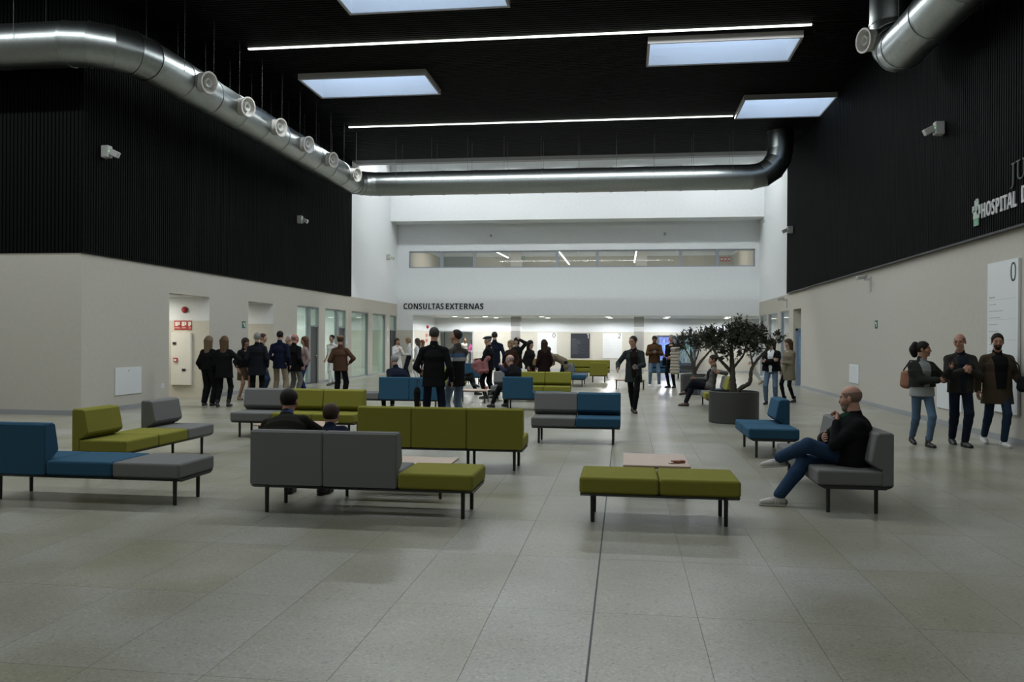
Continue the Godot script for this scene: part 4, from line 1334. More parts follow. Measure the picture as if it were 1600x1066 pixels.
func trees() -> void:
	planter(Vector3(2.17, 0, -16.8), 0.485, 0.62, "large round dark grey planter beside the blue bench")
	planter(Vector3(2.2, 0, -25.6), 0.48, 0.6, "round dark planter of the farther tree, partly behind the man with crossed legs")
	var z := -16.8
	var limbs := [
		[[Vector3(2.18, 0.55, z), Vector3(2.15, 0.78, z), Vector3(2.14, 0.98, z + 0.02), Vector3(2.13, 1.24, z), Vector3(2.12, 1.5, z - 0.03)], 0.075, 0.035],
		[[Vector3(2.13, 0.98, z), Vector3(2.02, 1.1, z + 0.06), Vector3(1.87, 1.26, z + 0.1), Vector3(1.75, 1.45, z + 0.12)], 0.04, 0.018],
		[[Vector3(2.15, 1.08, z), Vector3(2.23, 1.16, z - 0.06), Vector3(2.37, 1.34, z - 0.12), Vector3(2.42, 1.52, z - 0.14)], 0.03, 0.014],
		[[Vector3(2.22, 0.56, z), Vector3(2.3, 0.68, z + 0.03), Vector3(2.46, 0.8, z + 0.1), Vector3(2.49, 1.05, z + 0.12), Vector3(2.6, 1.24, z + 0.1), Vector3(2.8, 1.46, z + 0.08)], 0.05, 0.02],
		[[Vector3(2.52, 1.12, z + 0.12), Vector3(2.48, 1.3, z + 0.15), Vector3(2.45, 1.5, z + 0.15)], 0.022, 0.012],
		[[Vector3(2.62, 1.26, z + 0.1), Vector3(2.72, 1.33, z + 0.02), Vector3(2.83, 1.36, z - 0.05)], 0.014, 0.008]]
	var crowns := [[Vector3(1.9, 1.58, z + 0.1), 0.27, 1], [Vector3(1.66, 1.58, z + 0.05), 0.2, 1], [Vector3(1.68, 1.75, z + 0.1), 0.17, 1], [Vector3(2.13, 1.72, z), 0.27, 0], [Vector3(2.3, 1.85, z - 0.05), 0.22, 0], [Vector3(2.5, 1.68, z - 0.1), 0.25, 2], [Vector3(2.34, 1.5, z - 0.1), 0.22, 2], [Vector3(2.62, 1.75, z + 0.05), 0.22, 3], [Vector3(2.75, 1.55, z + 0.05), 0.16, 3], [Vector3(2.97, 1.65, z + 0.1), 0.15, 3], [Vector3(2.45, 1.62, z + 0.2), 0.2, 4], [Vector3(2.0, 1.36, z + 0.12), 0.16, 1], [Vector3(2.62, 1.42, z), 0.13, 3]]
	olive_tree(Vector3(2.17, 0.56, z), limbs, crowns, 5, "olive tree with twisted trunk in the large planter, nearer one", 62)
	z = -25.6
	limbs = [
		[[Vector3(2.15, 0.55, z), Vector3(2.1, 0.85, z), Vector3(2.05, 1.1, z), Vector3(2.02, 1.35, z)], 0.07, 0.03],
		[[Vector3(2.13, 0.65, z), Vector3(2.3, 0.95, z), Vector3(2.5, 1.2, z), Vector3(2.75, 1.5, z)], 0.05, 0.02],
		[[Vector3(2.07, 1.0, z), Vector3(1.95, 1.2, z), Vector3(1.85, 1.4, z)], 0.03, 0.015],
		[[Vector3(2.1, 0.9, z), Vector3(2.2, 1.1, z), Vector3(2.28, 1.4, z)], 0.035, 0.015]]
	crowns = [[Vector3(1.8, 1.58, z), 0.28, 2], [Vector3(2.05, 1.68, z), 0.3, 0], [Vector3(2.35, 1.65, z), 0.32, 3], [Vector3(2.62, 1.62, z), 0.3, 1], [Vector3(1.72, 1.4, z), 0.2, 2], [Vector3(2.8, 1.75, z), 0.25, 1], [Vector3(2.2, 1.48, z), 0.24, 3]]
	olive_tree(Vector3(2.2, 0.54, z), limbs, crowns, 9, "olive tree in the farther planter, behind the man with crossed legs", 44)

# ------------------------------------------------------------------ smooth bodies: distance fields meshed as surface nets
# shapes: [0, a, b, ra, rb, side, wide, blend] tapered capsule, wider along `side`; [1, centre, radii, blend] ellipsoid; [2, centre, r, blend] ball cut away
# cuts: [normal, d] keep only normal . p > d
func blob(mb: MB, shapes: Array, cuts: Array, cell: float, dye := "") -> void:
	var lo := Vector3.ONE * 99.0
	var hi := -lo
	for s in shapes:
		if s[0] == 0:
			var r := Vector3.ONE * maxf(s[3], s[4]) * maxf(1.0, s[6])
			lo = lo.min(s[1] - r).min(s[2] - r)
			hi = hi.max(s[1] + r).max(s[2] + r)
		elif s[0] == 1:
			lo = lo.min(s[1] - s[2])
			hi = hi.max(s[1] + s[2])
	for c in cuts:      # planes across an axis also bound the grid
		var nn: Vector3 = c[0]
		for a in 3:
			if nn[a] > 0.999: lo[a] = maxf(lo[a], c[1])
			elif nn[a] < -0.999: hi[a] = minf(hi[a], -c[1])
	lo -= Vector3.ONE * cell * 2.0
	hi += Vector3.ONE * cell * 2.0
	var nx := int((hi.x - lo.x) / cell) + 2
	var ny := int((hi.y - lo.y) / cell) + 2
	var nz := int((hi.z - lo.z) / cell) + 2
	var nxy := nx * ny
	var f := PackedFloat32Array()
	f.resize(nxy * nz)
	f.fill(1.0)
	for s in shapes:
		var kind: int = s[0]
		var k: float = maxf(0.0005, s[7] if kind == 0 else s[3])
		var margin := k + cell * 2.0
		var p0: Vector3
		var p1: Vector3
		var a := Vector3.ZERO
		var ba := Vector3.ZERO
		var inv := 0.0
		var ra := 0.0
		var dr := 0.0
		var side := Vector3.ZERO
		var thin := 0.0
		if kind == 0:
			a = s[1]
			ba = s[2] - s[1]
			inv = 1.0 / maxf(ba.length_squared(), 0.000001)
			ra = s[3]
			dr = s[4] - s[3]
			side = s[5]
			thin = 1.0 - 1.0 / float(s[6])
			var r := Vector3.ONE * (maxf(s[3], s[4]) * maxf(1.0, s[6]) + margin)
			p0 = a.min(s[2]) - r
			p1 = a.max(s[2]) + r
		elif kind == 1:
			p0 = s[1] - s[2] - Vector3.ONE * margin
			p1 = s[1] + s[2] + Vector3.ONE * margin
		else:
			p0 = s[1] - Vector3.ONE * (float(s[2]) + margin)
			p1 = s[1] + Vector3.ONE * (float(s[2]) + margin)
		var x0 := maxi(0, int((p0.x - lo.x) / cell))
		var y0 := maxi(0, int((p0.y - lo.y) / cell))
		var z0 := maxi(0, int((p0.z - lo.z) / cell))
		var x1 := mini(nx - 1, int((p1.x - lo.x) / cell) + 1)
		var y1 := mini(ny - 1, int((p1.y - lo.y) / cell) + 1)
		var z1 := mini(nz - 1, int((p1.z - lo.z) / cell) + 1)
		var centre: Vector3 = s[1]
		var rad := Vector3.ONE
		var rmin := 1.0
		if kind == 1:
			rad = s[2]
			rmin = minf(rad.x, minf(rad.y, rad.z))
		for z in range(z0, z1 + 1):
			for y in range(y0, y1 + 1):
				var at := z * nxy + y * nx
				var p := lo + Vector3(x0, y, z) * cell
				for x in range(x0, x1 + 1):
					var d: float
					if kind == 0:
						var q := p - a
						var t := clampf(q.dot(ba) * inv, 0.0, 1.0)
						q -= ba * t
						if thin > 0.0: q -= side * (q.dot(side) * thin)
						d = q.length() - ra - dr * t
					elif kind == 1:
						var q := (p - centre) / rad
						var l := q.length()
						d = l * (l - 1.0) / maxf((q / rad).length(), 0.0001)
					else:
						d = float(s[2]) - (p - centre).length()
					var o := f[at + x]
					if kind == 2:
						if o - d < k:
							var h := clampf(0.5 + 0.5 * (d - o) / k, 0.0, 1.0)
							f[at + x] = lerpf(o, d, h) + k * h * (1.0 - h)
					elif d - o < k:
						var h := clampf(0.5 + 0.5 * (o - d) / k, 0.0, 1.0)
						f[at + x] = lerpf(o, d, h) - k * h * (1.0 - h)
					p.x += cell
	for c in cuts:
		var nn: Vector3 = c[0]
		var dd: float = c[1]
		for z in nz:
			for y in ny:
				var at := z * nxy + y * nx
				var base := dd - nn.dot(lo + Vector3(0, y, z) * cell)
				for x in nx:
					if f[at + x] < 0.1: f[at + x] = maxf(f[at + x], base - nn.x * x * cell)
	# surface nets
	var ids := PackedInt32Array()
	ids.resize(f.size())
	ids.fill(-1)
	var offs := [0, 1, nx, nx + 1, nxy, nxy + 1, nxy + nx, nxy + nx + 1]
	var corner := [Vector3(0, 0, 0), Vector3(1, 0, 0), Vector3(0, 1, 0), Vector3(1, 1, 0), Vector3(0, 0, 1), Vector3(1, 0, 1), Vector3(0, 1, 1), Vector3(1, 1, 1)]
	var ea := [0, 2, 4, 6, 0, 1, 4, 5, 0, 1, 2, 3]
	var eb := [1, 3, 5, 7, 2, 3, 6, 7, 4, 5, 6, 7]
	var far := cell * 2.6
	var val := PackedFloat32Array()
	val.resize(8)
	for z in nz - 1:
		for y in ny - 1:
			var at := z * nxy + y * nx
			for x in nx - 1:
				var i0 := at + x
				var v0 := f[i0]
				if v0 > far or v0 < -far: continue
				var count := 0
				for q in 8:
					var w := f[i0 + offs[q]]
					val[q] = w
					if w < 0.0: count += 1
				if count == 0 or count == 8: continue
				var sum := Vector3.ZERO
				var m := 0
				for e in 12:
					var va := val[ea[e]]
					var vb := val[eb[e]]
					if (va < 0.0) != (vb < 0.0):
						sum += corner[ea[e]].lerp(corner[eb[e]], va / (va - vb))
						m += 1
				var g := Vector3(val[1] + val[3] + val[5] + val[7] - val[0] - val[2] - val[4] - val[6], val[2] + val[3] + val[6] + val[7] - val[0] - val[1] - val[4] - val[5], val[4] + val[5] + val[6] + val[7] - val[0] - val[1] - val[2] - val[3])
				var p := lo + (Vector3(x, y, z) + sum / m) * cell
				if dye == "face": mb.tint = face_colour(p)
				elif dye == "bands": mb.tint = band_colour(p)
				ids[i0] = mb.vert(p, g)
	for z in range(1, nz - 1):
		for y in range(1, ny - 1):
			var at := z * nxy + y * nx
			for x in range(1, nx - 1):
				var i0 := at + x
				if ids[i0] < 0: continue
				var inside := f[i0] < 0.0
				if inside != (f[i0 + 1] < 0.0): patch(mb, ids[i0 - nx - nxy], ids[i0 - nxy], ids[i0], ids[i0 - nx], inside)
				if inside != (f[i0 + nx] < 0.0): patch(mb, ids[i0 - nxy - 1], ids[i0 - 1], ids[i0], ids[i0 - nxy], inside)
				if inside != (f[i0 + nxy] < 0.0): patch(mb, ids[i0 - 1 - nx], ids[i0 - nx], ids[i0], ids[i0 - 1], inside)

func patch(mb: MB, a: int, b: int, c: int, d: int, inside: bool) -> void:
	if a < 0 or b < 0 or c < 0 or d < 0: return
	if inside:
		mb.tri(a, b, c)
		mb.tri(a, c, d)
	else:
		mb.tri(a, c, b)
		mb.tri(a, d, c)

func cap(a: Vector3, b: Vector3, ra: float, rb: float, k := 0.02, wide := 1.0, side := Vector3.RIGHT) -> Array:
	return [0, a, b, ra, rb, side, wide, k]

# ------------------------------------------------------------------ heads, hair, hands, shoes: built once, then placed on every figure
var kit := {}

func head_mesh(fine: bool) -> MB:
	var key := "head%s" % fine
	if kit.has(key): return kit[key]
	var s := [
		[1, Vector3(0, 0.032, -0.012), Vector3(0.077, 0.09, 0.097), 0.001],
		cap(Vector3(0, -0.02, 0.03), Vector3(0, -0.078, 0.046), 0.064, 0.04, 0.02, 1.05),
		[1, Vector3(0, -0.1, 0.064), Vector3(0.024, 0.018, 0.02), 0.015],
		cap(Vector3(-0.035, 0.022, 0.08), Vector3(0.035, 0.022, 0.08), 0.012, 0.012, 0.014),
		[1, Vector3(0.042, -0.03, 0.062), Vector3(0.024, 0.026, 0.024), 0.02], [1, Vector3(-0.042, -0.03, 0.062), Vector3(0.024, 0.026, 0.024), 0.02],
		cap(Vector3(0, -0.07, -0.02), Vector3(0, -0.2, -0.035), 0.055, 0.06, 0.02),
		[2, Vector3(0.033, 0.0, 0.102), 0.015, 0.012], [2, Vector3(-0.033, 0.0, 0.102), 0.015, 0.012],
		cap(Vector3(0, 0.004, 0.09), Vector3(0, -0.033, 0.104), 0.009, 0.0125, 0.01),
		[1, Vector3(0, -0.064, 0.088), Vector3(0.024, 0.011, 0.013), 0.006],
		[1, Vector3(0.033, 0.0, 0.083), Vector3(0.013, 0.009, 0.011), 0.002], [1, Vector3(-0.033, 0.0, 0.083), Vector3(0.013, 0.009, 0.011), 0.002],
		[1, Vector3(0.081, -0.006, -0.01), Vector3(0.011, 0.031, 0.019), 0.006], [1, Vector3(-0.081, -0.006, -0.01), Vector3(0.011, 0.031, 0.019), 0.006]]
	var mb := MB.new()
	blob(mb, s, [], 0.005 if fine else 0.0085, "face")
	mb.tinted = true
	kit[key] = mb
	return mb

func face_colour(p: Vector3) -> Color:
	var ax := absf(p.x)
	if p.z > 0.075 and Vector2((ax - 0.033) * 0.7, p.y).length() < 0.0075: return Color(0.16, 0.12, 0.1)
	if p.z > 0.06 and ax > 0.012 and ax < 0.052 and absf(p.y - 0.024 + (ax - 0.03) * 0.1) < 0.005: return Color(0.25, 0.2, 0.18)
	if p.z > 0.078 and ax < 0.024 and absf(p.y + 0.064) < 0.008: return Color(0.72, 0.42, 0.4)
	return Color.WHITE

var bands_now := []
var bands_frame := Transform3D()
func band_colour(p: Vector3) -> Color:
	var y := (bands_frame * p).y
	for b in bands_now:
		if y > b[0]: return b[1]
	return Color.WHITE

func hair_mesh(style: String, fine: bool) -> MB:
	var key := "%s%s" % [style, fine]
	if kit.has(key): return kit[key]
	var mb := MB.new()
	var cell := 0.0055 if fine else 0.009
	var skull := [1, Vector3(0, 0.034, -0.014), Vector3(0.086, 0.097, 0.105), 0.001]
	var line := Vector3(0, 0.52, -0.854).normalized()      # hairline from forehead to nape
	match style:
		"short": blob(mb, [skull], [[line, line.dot(Vector3(0, 0.072, 0.078))]], cell)
		"thick": blob(mb, [[1, Vector3(0, 0.042, -0.012), Vector3(0.087, 0.1, 0.105), 0.001]], [[line, line.dot(Vector3(0, 0.08, 0.075))]], cell)
		"receding": blob(mb, [skull], [[line, line.dot(Vector3(0, 0.085, 0.02))]], cell)
		"fringe": blob(mb, [[1, Vector3(0, 0.032, -0.013), Vector3(0.0795, 0.092, 0.0995), 0.001]], [[line, line.dot(Vector3(0, 0.05, 0.06))], [Vector3(0, -1, 0), -0.06]], cell)
		"beard": blob(mb, [cap(Vector3(0, -0.025, 0.028), Vector3(0, -0.08, 0.048), 0.068, 0.047, 0.02, 1.05), [1, Vector3(0, -0.105, 0.066), Vector3(0.03, 0.022, 0.024), 0.015], cap(Vector3(-0.022, -0.052, 0.09), Vector3(0.022, -0.052, 0.09), 0.009, 0.009, 0.008)], [[Vector3(0, -1, 0), 0.046], [Vector3(0, 0, 1), 0.01]], cell)
		"goatee": blob(mb, [[1, Vector3(0, -0.098, 0.068), Vector3(0.028, 0.024, 0.023), 0.01]], [[Vector3(0, -1, 0), 0.074]], cell)
		"bob":
			blob(mb, [[1, Vector3(0, 0.036, -0.016), Vector3(0.093, 0.1, 0.11), 0.001], cap(Vector3(0.07, 0.02, -0.02), Vector3(0.075, -0.085, 0.0), 0.036, 0.03, 0.02), cap(Vector3(-0.07, 0.02, -0.02), Vector3(-0.075, -0.085, 0.0), 0.036, 0.03, 0.02), cap(Vector3(0, 0.0, -0.07), Vector3(0, -0.1, -0.06), 0.06, 0.05, 0.03)], [[line, line.dot(Vector3(0, 0.02, 0.092))]], cell)
		"long":
			blob(mb, [[1, Vector3(0, 0.036, -0.016), Vector3(0.091, 0.1, 0.11), 0.001], cap(Vector3(0.068, 0.02, -0.03), Vector3(0.085, -0.24, -0.02), 0.036, 0.026, 0.03), cap(Vector3(-0.068, 0.02, -0.03), Vector3(-0.085, -0.24, -0.02), 0.036, 0.026, 0.03), cap(Vector3(0, 0.0, -0.07), Vector3(0, -0.29, -0.1), 0.06, 0.04, 0.04, 1.7)], [[line, line.dot(Vector3(0, 0.02, 0.092))]], cell)
		"puff":
			blob(mb, [[1, Vector3(0, 0.036, -0.014), Vector3(0.085, 0.098, 0.105), 0.001]], [[line, line.dot(Vector3(0, 0.062, 0.08))]], cell)
			blob(mb, [[1, Vector3(0, 0.075, -0.12), Vector3(0.06, 0.055, 0.05), 0.001], [1, Vector3(0.01, 0.0, -0.15), Vector3(0.075, 0.085, 0.065), 0.03], [1, Vector3(0.02, -0.07, -0.14), Vector3(0.055, 0.06, 0.05), 0.03]], [], cell)
		"flat_cap":
			blob(mb, [[1, Vector3(0, 0.082, -0.005), Vector3(0.102, 0.042, 0.122), 0.001], [1, Vector3(0, 0.07, 0.09), Vector3(0.085, 0.014, 0.06), 0.02], [1, Vector3(0, 0.06, -0.02), Vector3(0.09, 0.04, 0.1), 0.02]], [[Vector3(0, 1, 0), 0.048]], cell)
	kit[key] = mb
	return mb

func hand_mesh(grip: bool) -> MB:      # right hand, fingers down, thumb forward (+z), palm towards +x
	var key := "hand%s" % grip
	if kit.has(key): return kit[key]
	var s := [cap(Vector3(0, 0.02, 0), Vector3(0, -0.012, 0), 0.026, 0.024, 0.012, 1.15, Vector3.BACK), cap(Vector3(0, -0.015, 0), Vector3(0.002, -0.078, 0.0), 0.021, 0.02, 0.012, 1.9, Vector3.BACK)]
	var zs := [0.032, 0.011, -0.011, -0.032]
	var ls := [0.074, 0.083, 0.077, 0.06]
	for k in 4:
		var p0 := Vector3(0.0, -0.078, zs[k])
		var d1 := Vector3(0.75, -0.65, 0).normalized() if grip else Vector3(0.22, -1, 0.02).normalized()
		var d2 := Vector3(0.75, 0.65, 0).normalized() if grip else Vector3(0.62, -1, 0).normalized()
		var p1: Vector3 = p0 + d1 * ls[k] * 0.52
		var p2: Vector3 = p1 + d2 * ls[k] * 0.5
		s.append(cap(p0, p1, 0.0095, 0.0085, 0.004))
		s.append(cap(p1, p2, 0.0085, 0.0068, 0.002))
	var t0 := Vector3(0.006, -0.022, 0.03)
	var t1 := Vector3(0.02, -0.055, 0.056)
	var t2 := Vector3(0.036, -0.075, 0.05) if grip else Vector3(0.03, -0.088, 0.062)
	s.append(cap(t0, t1, 0.014, 0.0105, 0.008))
	s.append(cap(t1, t2, 0.0105, 0.008, 0.003))
	var mb := MB.new()
	blob(mb, s, [], 0.0052)
	mb.tinted = true
	kit[key] = mb
	return mb

func shoe_mesh(style: String) -> Array:      # ankle at the origin, toes along +z, sole at y = -0.085
	if kit.has("shoe" + style): return kit["shoe" + style]
	var boot := style == "boot"
	var s := [cap(Vector3(0, -0.04, -0.045), Vector3(0, -0.05, 0.06), 0.04, 0.042, 0.02), cap(Vector3(0, -0.05, 0.06), Vector3(0, -0.058, 0.15), 0.042, 0.032, 0.02, 1.15), cap(Vector3(0, -0.03, -0.02), Vector3(0, 0.1 if boot else 0.012, -0.012), 0.042, 0.05 if boot else 0.043, 0.02)]
	var up := MB.new()
	blob(up, s, [[Vector3(0, 1, 0), -0.072], [Vector3(0, -1, 0), -0.11 if boot else -0.03]], 0.009)
	var so := MB.new()
	blob(so, [cap(Vector3(0, -0.06, -0.045), Vector3(0, -0.06, 0.06), 0.043, 0.046, 0.02), cap(Vector3(0, -0.06, 0.06), Vector3(0, -0.06, 0.152), 0.046, 0.036, 0.02, 1.15)], [[Vector3(0, 1, 0), -0.085], [Vector3(0, -1, 0), 0.068]], 0.008)
	kit["shoe" + style] = [up.mesh(), so.mesh()]
	return kit["shoe" + style]

func reach(a: Vector3, t: Vector3, l1: float, l2: float, hint: Vector3) -> Array:      # two-bone chain: [middle joint, end]
	var d := t - a
	var l := clampf(d.length(), absf(l1 - l2) + 0.02, (l1 + l2) * 0.998)
	var u := d.normalized()
	var x := (l1 * l1 - l2 * l2 + l * l) / (2.0 * l)
	var h := sqrt(maxf(0.0, l1 * l1 - x * x))
	var side := (hint - u * hint.dot(u)).normalized()
	return [a + u * x + side * h, a + u * l]

func skin_mat(c: Color) -> StandardMaterial3D:
	var key := "skin %s" % c.to_html()
	if mats.has(key): return mats[key]
	var m := StandardMaterial3D.new()
	m.albedo_color = c
	m.vertex_color_use_as_albedo = true
	m.roughness = 0.55
	m.metallic_specular = 0.4
	mats[key] = m
	return m

# One figure. Local frame: faces +z, its left is +x, feet on y = 0. s holds size, pose and clothes (see people()).
func person(at: Vector3, yaw: float, s: Dictionary) -> Node3D:
	var o := thing("person", at, deg_to_rad(yaw), s.label, "person")
	var h: float = s.get("h", 1.74)
	var u := h / 1.75
	var bulk: float = s.get("bulk", 1.0)
	var fem: bool = s.get("fem", false)
	var lod: int = s.get("lod", 2)
	var cell: float = [0.0115, 0.015, 0.02][lod]
	var fine := lod == 0
	var sit: bool = s.get("sit", false)
	var pel: Vector3 = s.get("pel", Vector3(0, 0.505, 0) if sit else Vector3(0, 0.935 * u, 0))
	var r := Basis(Vector3.UP, s.get("twist", 0.0)) * Basis(Vector3.RIGHT, s.get("lean", 0.0)) * Basis(Vector3.BACK, s.get("tilt", 0.0))
	var sw := (0.15 if fem else 0.178) * u
	var up := r.y
	var sp: float = s.get("spine", 0.94 if sit else 1.0)
	var waist := pel + r * Vector3(0, 0.13 * sp, 0) * u
	var chest := pel + r * Vector3(0, 0.33 * sp, 0.0) * u
	var neck := pel + r * Vector3(0, 0.5 * sp, -0.015) * u
	var shl := pel + r * Vector3(sw, 0.408 * u * sp, -0.014)
	var shr := pel + r * Vector3(-sw, 0.408 * u * sp, -0.014)
	var hb := Basis(Vector3.UP, s.get("look", 0.0)) * Basis(Vector3.RIGHT, s.get("nod", 0.0) + s.get("lean", 0.0) * 0.4) * Basis(Vector3.BACK, s.get("cock", 0.0))
	var hs: float = s.get("head", 0.96 if fem else 1.0)
	var head := neck + (up * 0.08 + hb.y * 0.10) * hs + hb.z * 0.03
	var side := r.x
	# limbs
	var al := reach(shl, s.get("hl", pel + r * Vector3(sw + 0.07, -0.06, 0.05)), 0.29 * u, 0.25 * u, s.get("el", r * Vector3(0.35, -0.2, -1)))
	var ar := reach(shr, s.get("hr", pel + r * Vector3(-sw - 0.07, -0.06, 0.05)), 0.29 * u, 0.25 * u, s.get("er", r * Vector3(-0.35, -0.2, -1)))
	var hipl := pel + Vector3(0.088, -0.02, 0) * u
	var hipr := pel + Vector3(-0.088, -0.02, 0) * u
	var fl: Vector3 = s.get("fl", Vector3(0.11, 0.085, 0.44 if sit else -0.02))
	var fr: Vector3 = s.get("fr", Vector3(-0.11, 0.085, 0.44 if sit else -0.02))
	var ll := reach(hipl, fl, 0.44 * u, 0.43 * u, s.get("kl", Vector3(0.12, 0.3, 1)))
	var lr := reach(hipr, fr, 0.44 * u, 0.43 * u, s.get("kr", Vector3(-0.12, 0.3, 1)))
	fl = ll[1]
	fr = lr[1]

	# the body: one continuous skin under the clothes
	var body := MB.new()
	body.tinted = true
	var leg := 0.9 if s.get("bare", false) else 0.72
	var sk := [cap(pel, chest, 0.095 * bulk, 0.1 * bulk, 0.03, 1.3, side), cap(chest, pel + r * Vector3(0, 0.43 * sp, 0) * u, 0.1, 0.07, 0.03, 1.4, side), cap(shl, neck - up * 0.04, 0.034, 0.03, 0.02), cap(shr, neck - up * 0.04, 0.034, 0.03, 0.02), cap(neck - up * 0.03, head - hb.y * 0.1, 0.056, 0.052, 0.02)]
	for a in [[shl, al], [shr, ar]]:
		sk.append(cap(a[0], a[1][0], 0.043, 0.036, 0.02))
		sk.append(cap(a[1][0], a[1][1], 0.036, 0.026, 0.015))
	for a in [[hipl, ll], [hipr, lr]]:
		sk.append(cap(a[0], a[1][0], 0.08 * leg, 0.056 * leg, 0.03))
		sk.append(cap(a[1][0], a[1][1], 0.056 * leg, 0.037 * leg, 0.02))
	blob(body, sk, [], maxf(cell, 0.016))
	body.add(head_mesh(fine), Transform3D(hb.scaled(Vector3.ONE * hs), head))
	var hands := []
	for k in 2:
		var arm: Array = al if k == 0 else ar
		var d: Vector3 = (arm[1] - arm[0]).normalized()
		var thumb: Vector3 = s.get("tl" if k == 0 else "tr", Vector3(0, 0, 1) if absf(d.y) > 0.75 else Vector3(0, 1, 0.2))
		thumb = (thumb - d * thumb.dot(d)).normalized()
		var y := -d
		var x := y.cross(thumb)      # palm direction of the right hand
		var b := Basis(x, y, thumb)
		if k == 0: b = b * Basis.from_scale(Vector3(-1, 1, 1))
		var hsz := (0.9 if fem else 1.0) * minf(1.0, u) * (0.8 if h < 1.4 else 1.0)
		body.add(hand_mesh(s.get("gl" if k == 0 else "gr", false)), Transform3D(b.scaled(Vector3.ONE * hsz), arm[1]))
		hands.append(arm[1] + d * 0.07)
	put("body", body.mesh(), skin_mat(s.get("skin", col(0.40, 0.25, 0.18))), o)

	# hair and what is worn on the head
	if s.has("hair"): put("hair", placed(hair_mesh(s.hair, fine), Transform3D(hb.scaled(Vector3.ONE * hs), head)), mat(s.get("hair_c", col(0.03, 0.022, 0.016)), 0.7, 0.0, 0.3), o)
	if s.has("beard"): put("beard", placed(hair_mesh(s.beard, fine), Transform3D(hb.scaled(Vector3.ONE * hs), head)), mat(s.get("beard_c", col(0.04, 0.03, 0.025)), 0.8, 0.0, 0.2), o)
	if s.has("cap"): put("flat_cap", placed(hair_mesh("flat_cap", fine), Transform3D(hb.scaled(Vector3.ONE * hs), head)), cloth(s.cap), o)
	if s.get("glasses", false):
		var g := MB.new()
		g.t = Transform3D(hb.scaled(Vector3.ONE * hs), head)
		for e in [-1.0, 1.0]:
			var ring := []
			for q in 13: ring.append(Vector3(e * 0.033 + cos(TAU * q / 12) * 0.022, sin(TAU * q / 12) * 0.016, 0.104))
			g.tube(ring, [0.002], 5, false)
			g.tube([Vector3(e * 0.055, 0.004, 0.102), Vector3(e * 0.083, 0.006, 0.0)], [0.002], 5)
		g.tube([Vector3(-0.012, 0.003, 0.107), Vector3(0.012, 0.003, 0.107)], [0.002], 5)
		put("glasses", g.mesh(), mat(col(0.015, 0.015, 0.015), 0.3), o)

	# trousers or skirt
	if s.has("pants"):
		var w: float = s.get("leg", 1.0)
		var pm := MB.new()
		var ts := [cap(hipl, hipr, 0.076 * bulk, 0.076 * bulk, 0.03, 1.0), cap(pel + r * Vector3(0, 0.05, 0), pel - Vector3(0, 0.03, 0), 0.094 * bulk, 0.094 * bulk, 0.03, 1.35, Vector3.RIGHT)]
		for a in [[hipl, ll], [hipr, lr]]:
			var ank: Vector3 = a[1][1] + (a[1][0] - a[1][1]).normalized() * (0.055 if s.get("shoe", "low") == "boot" else 0.03)
			ts.append(cap(a[0], a[1][0], 0.077 * maxf(1.0, w * 0.95), 0.064 * w, 0.03))
			ts.append(cap(a[1][0], a[1][0].lerp(ank, 0.35), 0.064 * w, 0.06 * w, 0.02))
			ts.append(cap(a[1][0].lerp(ank, 0.3), ank, 0.06 * w, 0.05 * w, 0.02))
		blob(pm, ts, [], cell)
		put("trousers", pm.mesh(), cloth(s.pants, 0.1), o)

	# upper garment
	var puff: float = s.get("puff", 1.0)
	var hem: float = s.get("hem", 0.80 * u)
	var girth := 0.104 if fem else 0.11
	var top := [cap(pel + r * Vector3(0, 0.02, 0), waist, 0.112 * bulk * puff, girth * bulk * puff, 0.04, 1.4, side), cap(waist, chest, girth * bulk * puff, 0.116 * bulk * puff, 0.04, 1.36, side), cap(chest, pel + r * Vector3(0, 0.39 * sp, -0.005) * u, 0.116 * bulk * puff, 0.072, 0.04, 1.4, side), cap(shl, neck - up * 0.015, 0.056 + 0.03 * (puff - 1.0), 0.046, 0.03), cap(shr, neck - up * 0.015, 0.056 + 0.03 * (puff - 1.0), 0.046, 0.03), cap(neck - up * 0.04, neck + up * 0.03 - r.z * 0.004, 0.07, 0.065, 0.02)]
	var cuts := []
	if sit:
		top.append(cap(hipl, hipl.lerp(ll[0], 0.22), 0.11 * bulk, 0.095, 0.03))
		top.append(cap(hipr, hipr.lerp(lr[0], 0.22), 0.11 * bulk, 0.095, 0.03))
		if s.get("hem", 1.0) < 0.6: top.append(cap(pel - r.z * 0.02, pel + Vector3(0, -0.02, -0.08), 0.1, 0.09, 0.03, 1.4, Vector3.RIGHT))
	else:
		var drop := Vector3(pel.x, hem - 0.03, pel.z)
		top.append(cap(pel + r * Vector3(0, 0.03, 0), drop, 0.11 * bulk * puff, 0.114 * bulk * puff + (0.935 * u - hem) * 0.07, 0.03, 1.46, Vector3.RIGHT))
		if s.get("lean", 0.0) < 0.6: cuts.append([Vector3.UP, hem])
	var short_sleeve: bool = s.get("short", false)
	for a in [[shl, al], [shr, ar]]:
		top.append(cap(a[0], a[1][0].lerp(a[0], 0.35) if short_sleeve else a[1][0], 0.058 + 0.04 * (puff - 1.0), 0.053 * puff, 0.03))
		if not short_sleeve: top.append(cap(a[1][0], a[1][1] + (a[1][0] - a[1][1]).normalized() * 0.015, 0.053 * puff, 0.041 * puff, 0.02))
	var tm := MB.new()
	if s.has("bands"):
		tm.tinted = true
		bands_now = s.bands
		bands_frame = Transform3D(r, pel).inverse()
		blob(tm, top, cuts, cell, "bands")
		put("sweater", tm.mesh(), banded(), o)
	else:
		blob(tm, top, cuts, cell)
		put(s.get("top_name", "jacket"), tm.mesh(), cloth(s.top, s.get("sheen", 0.1)), o)
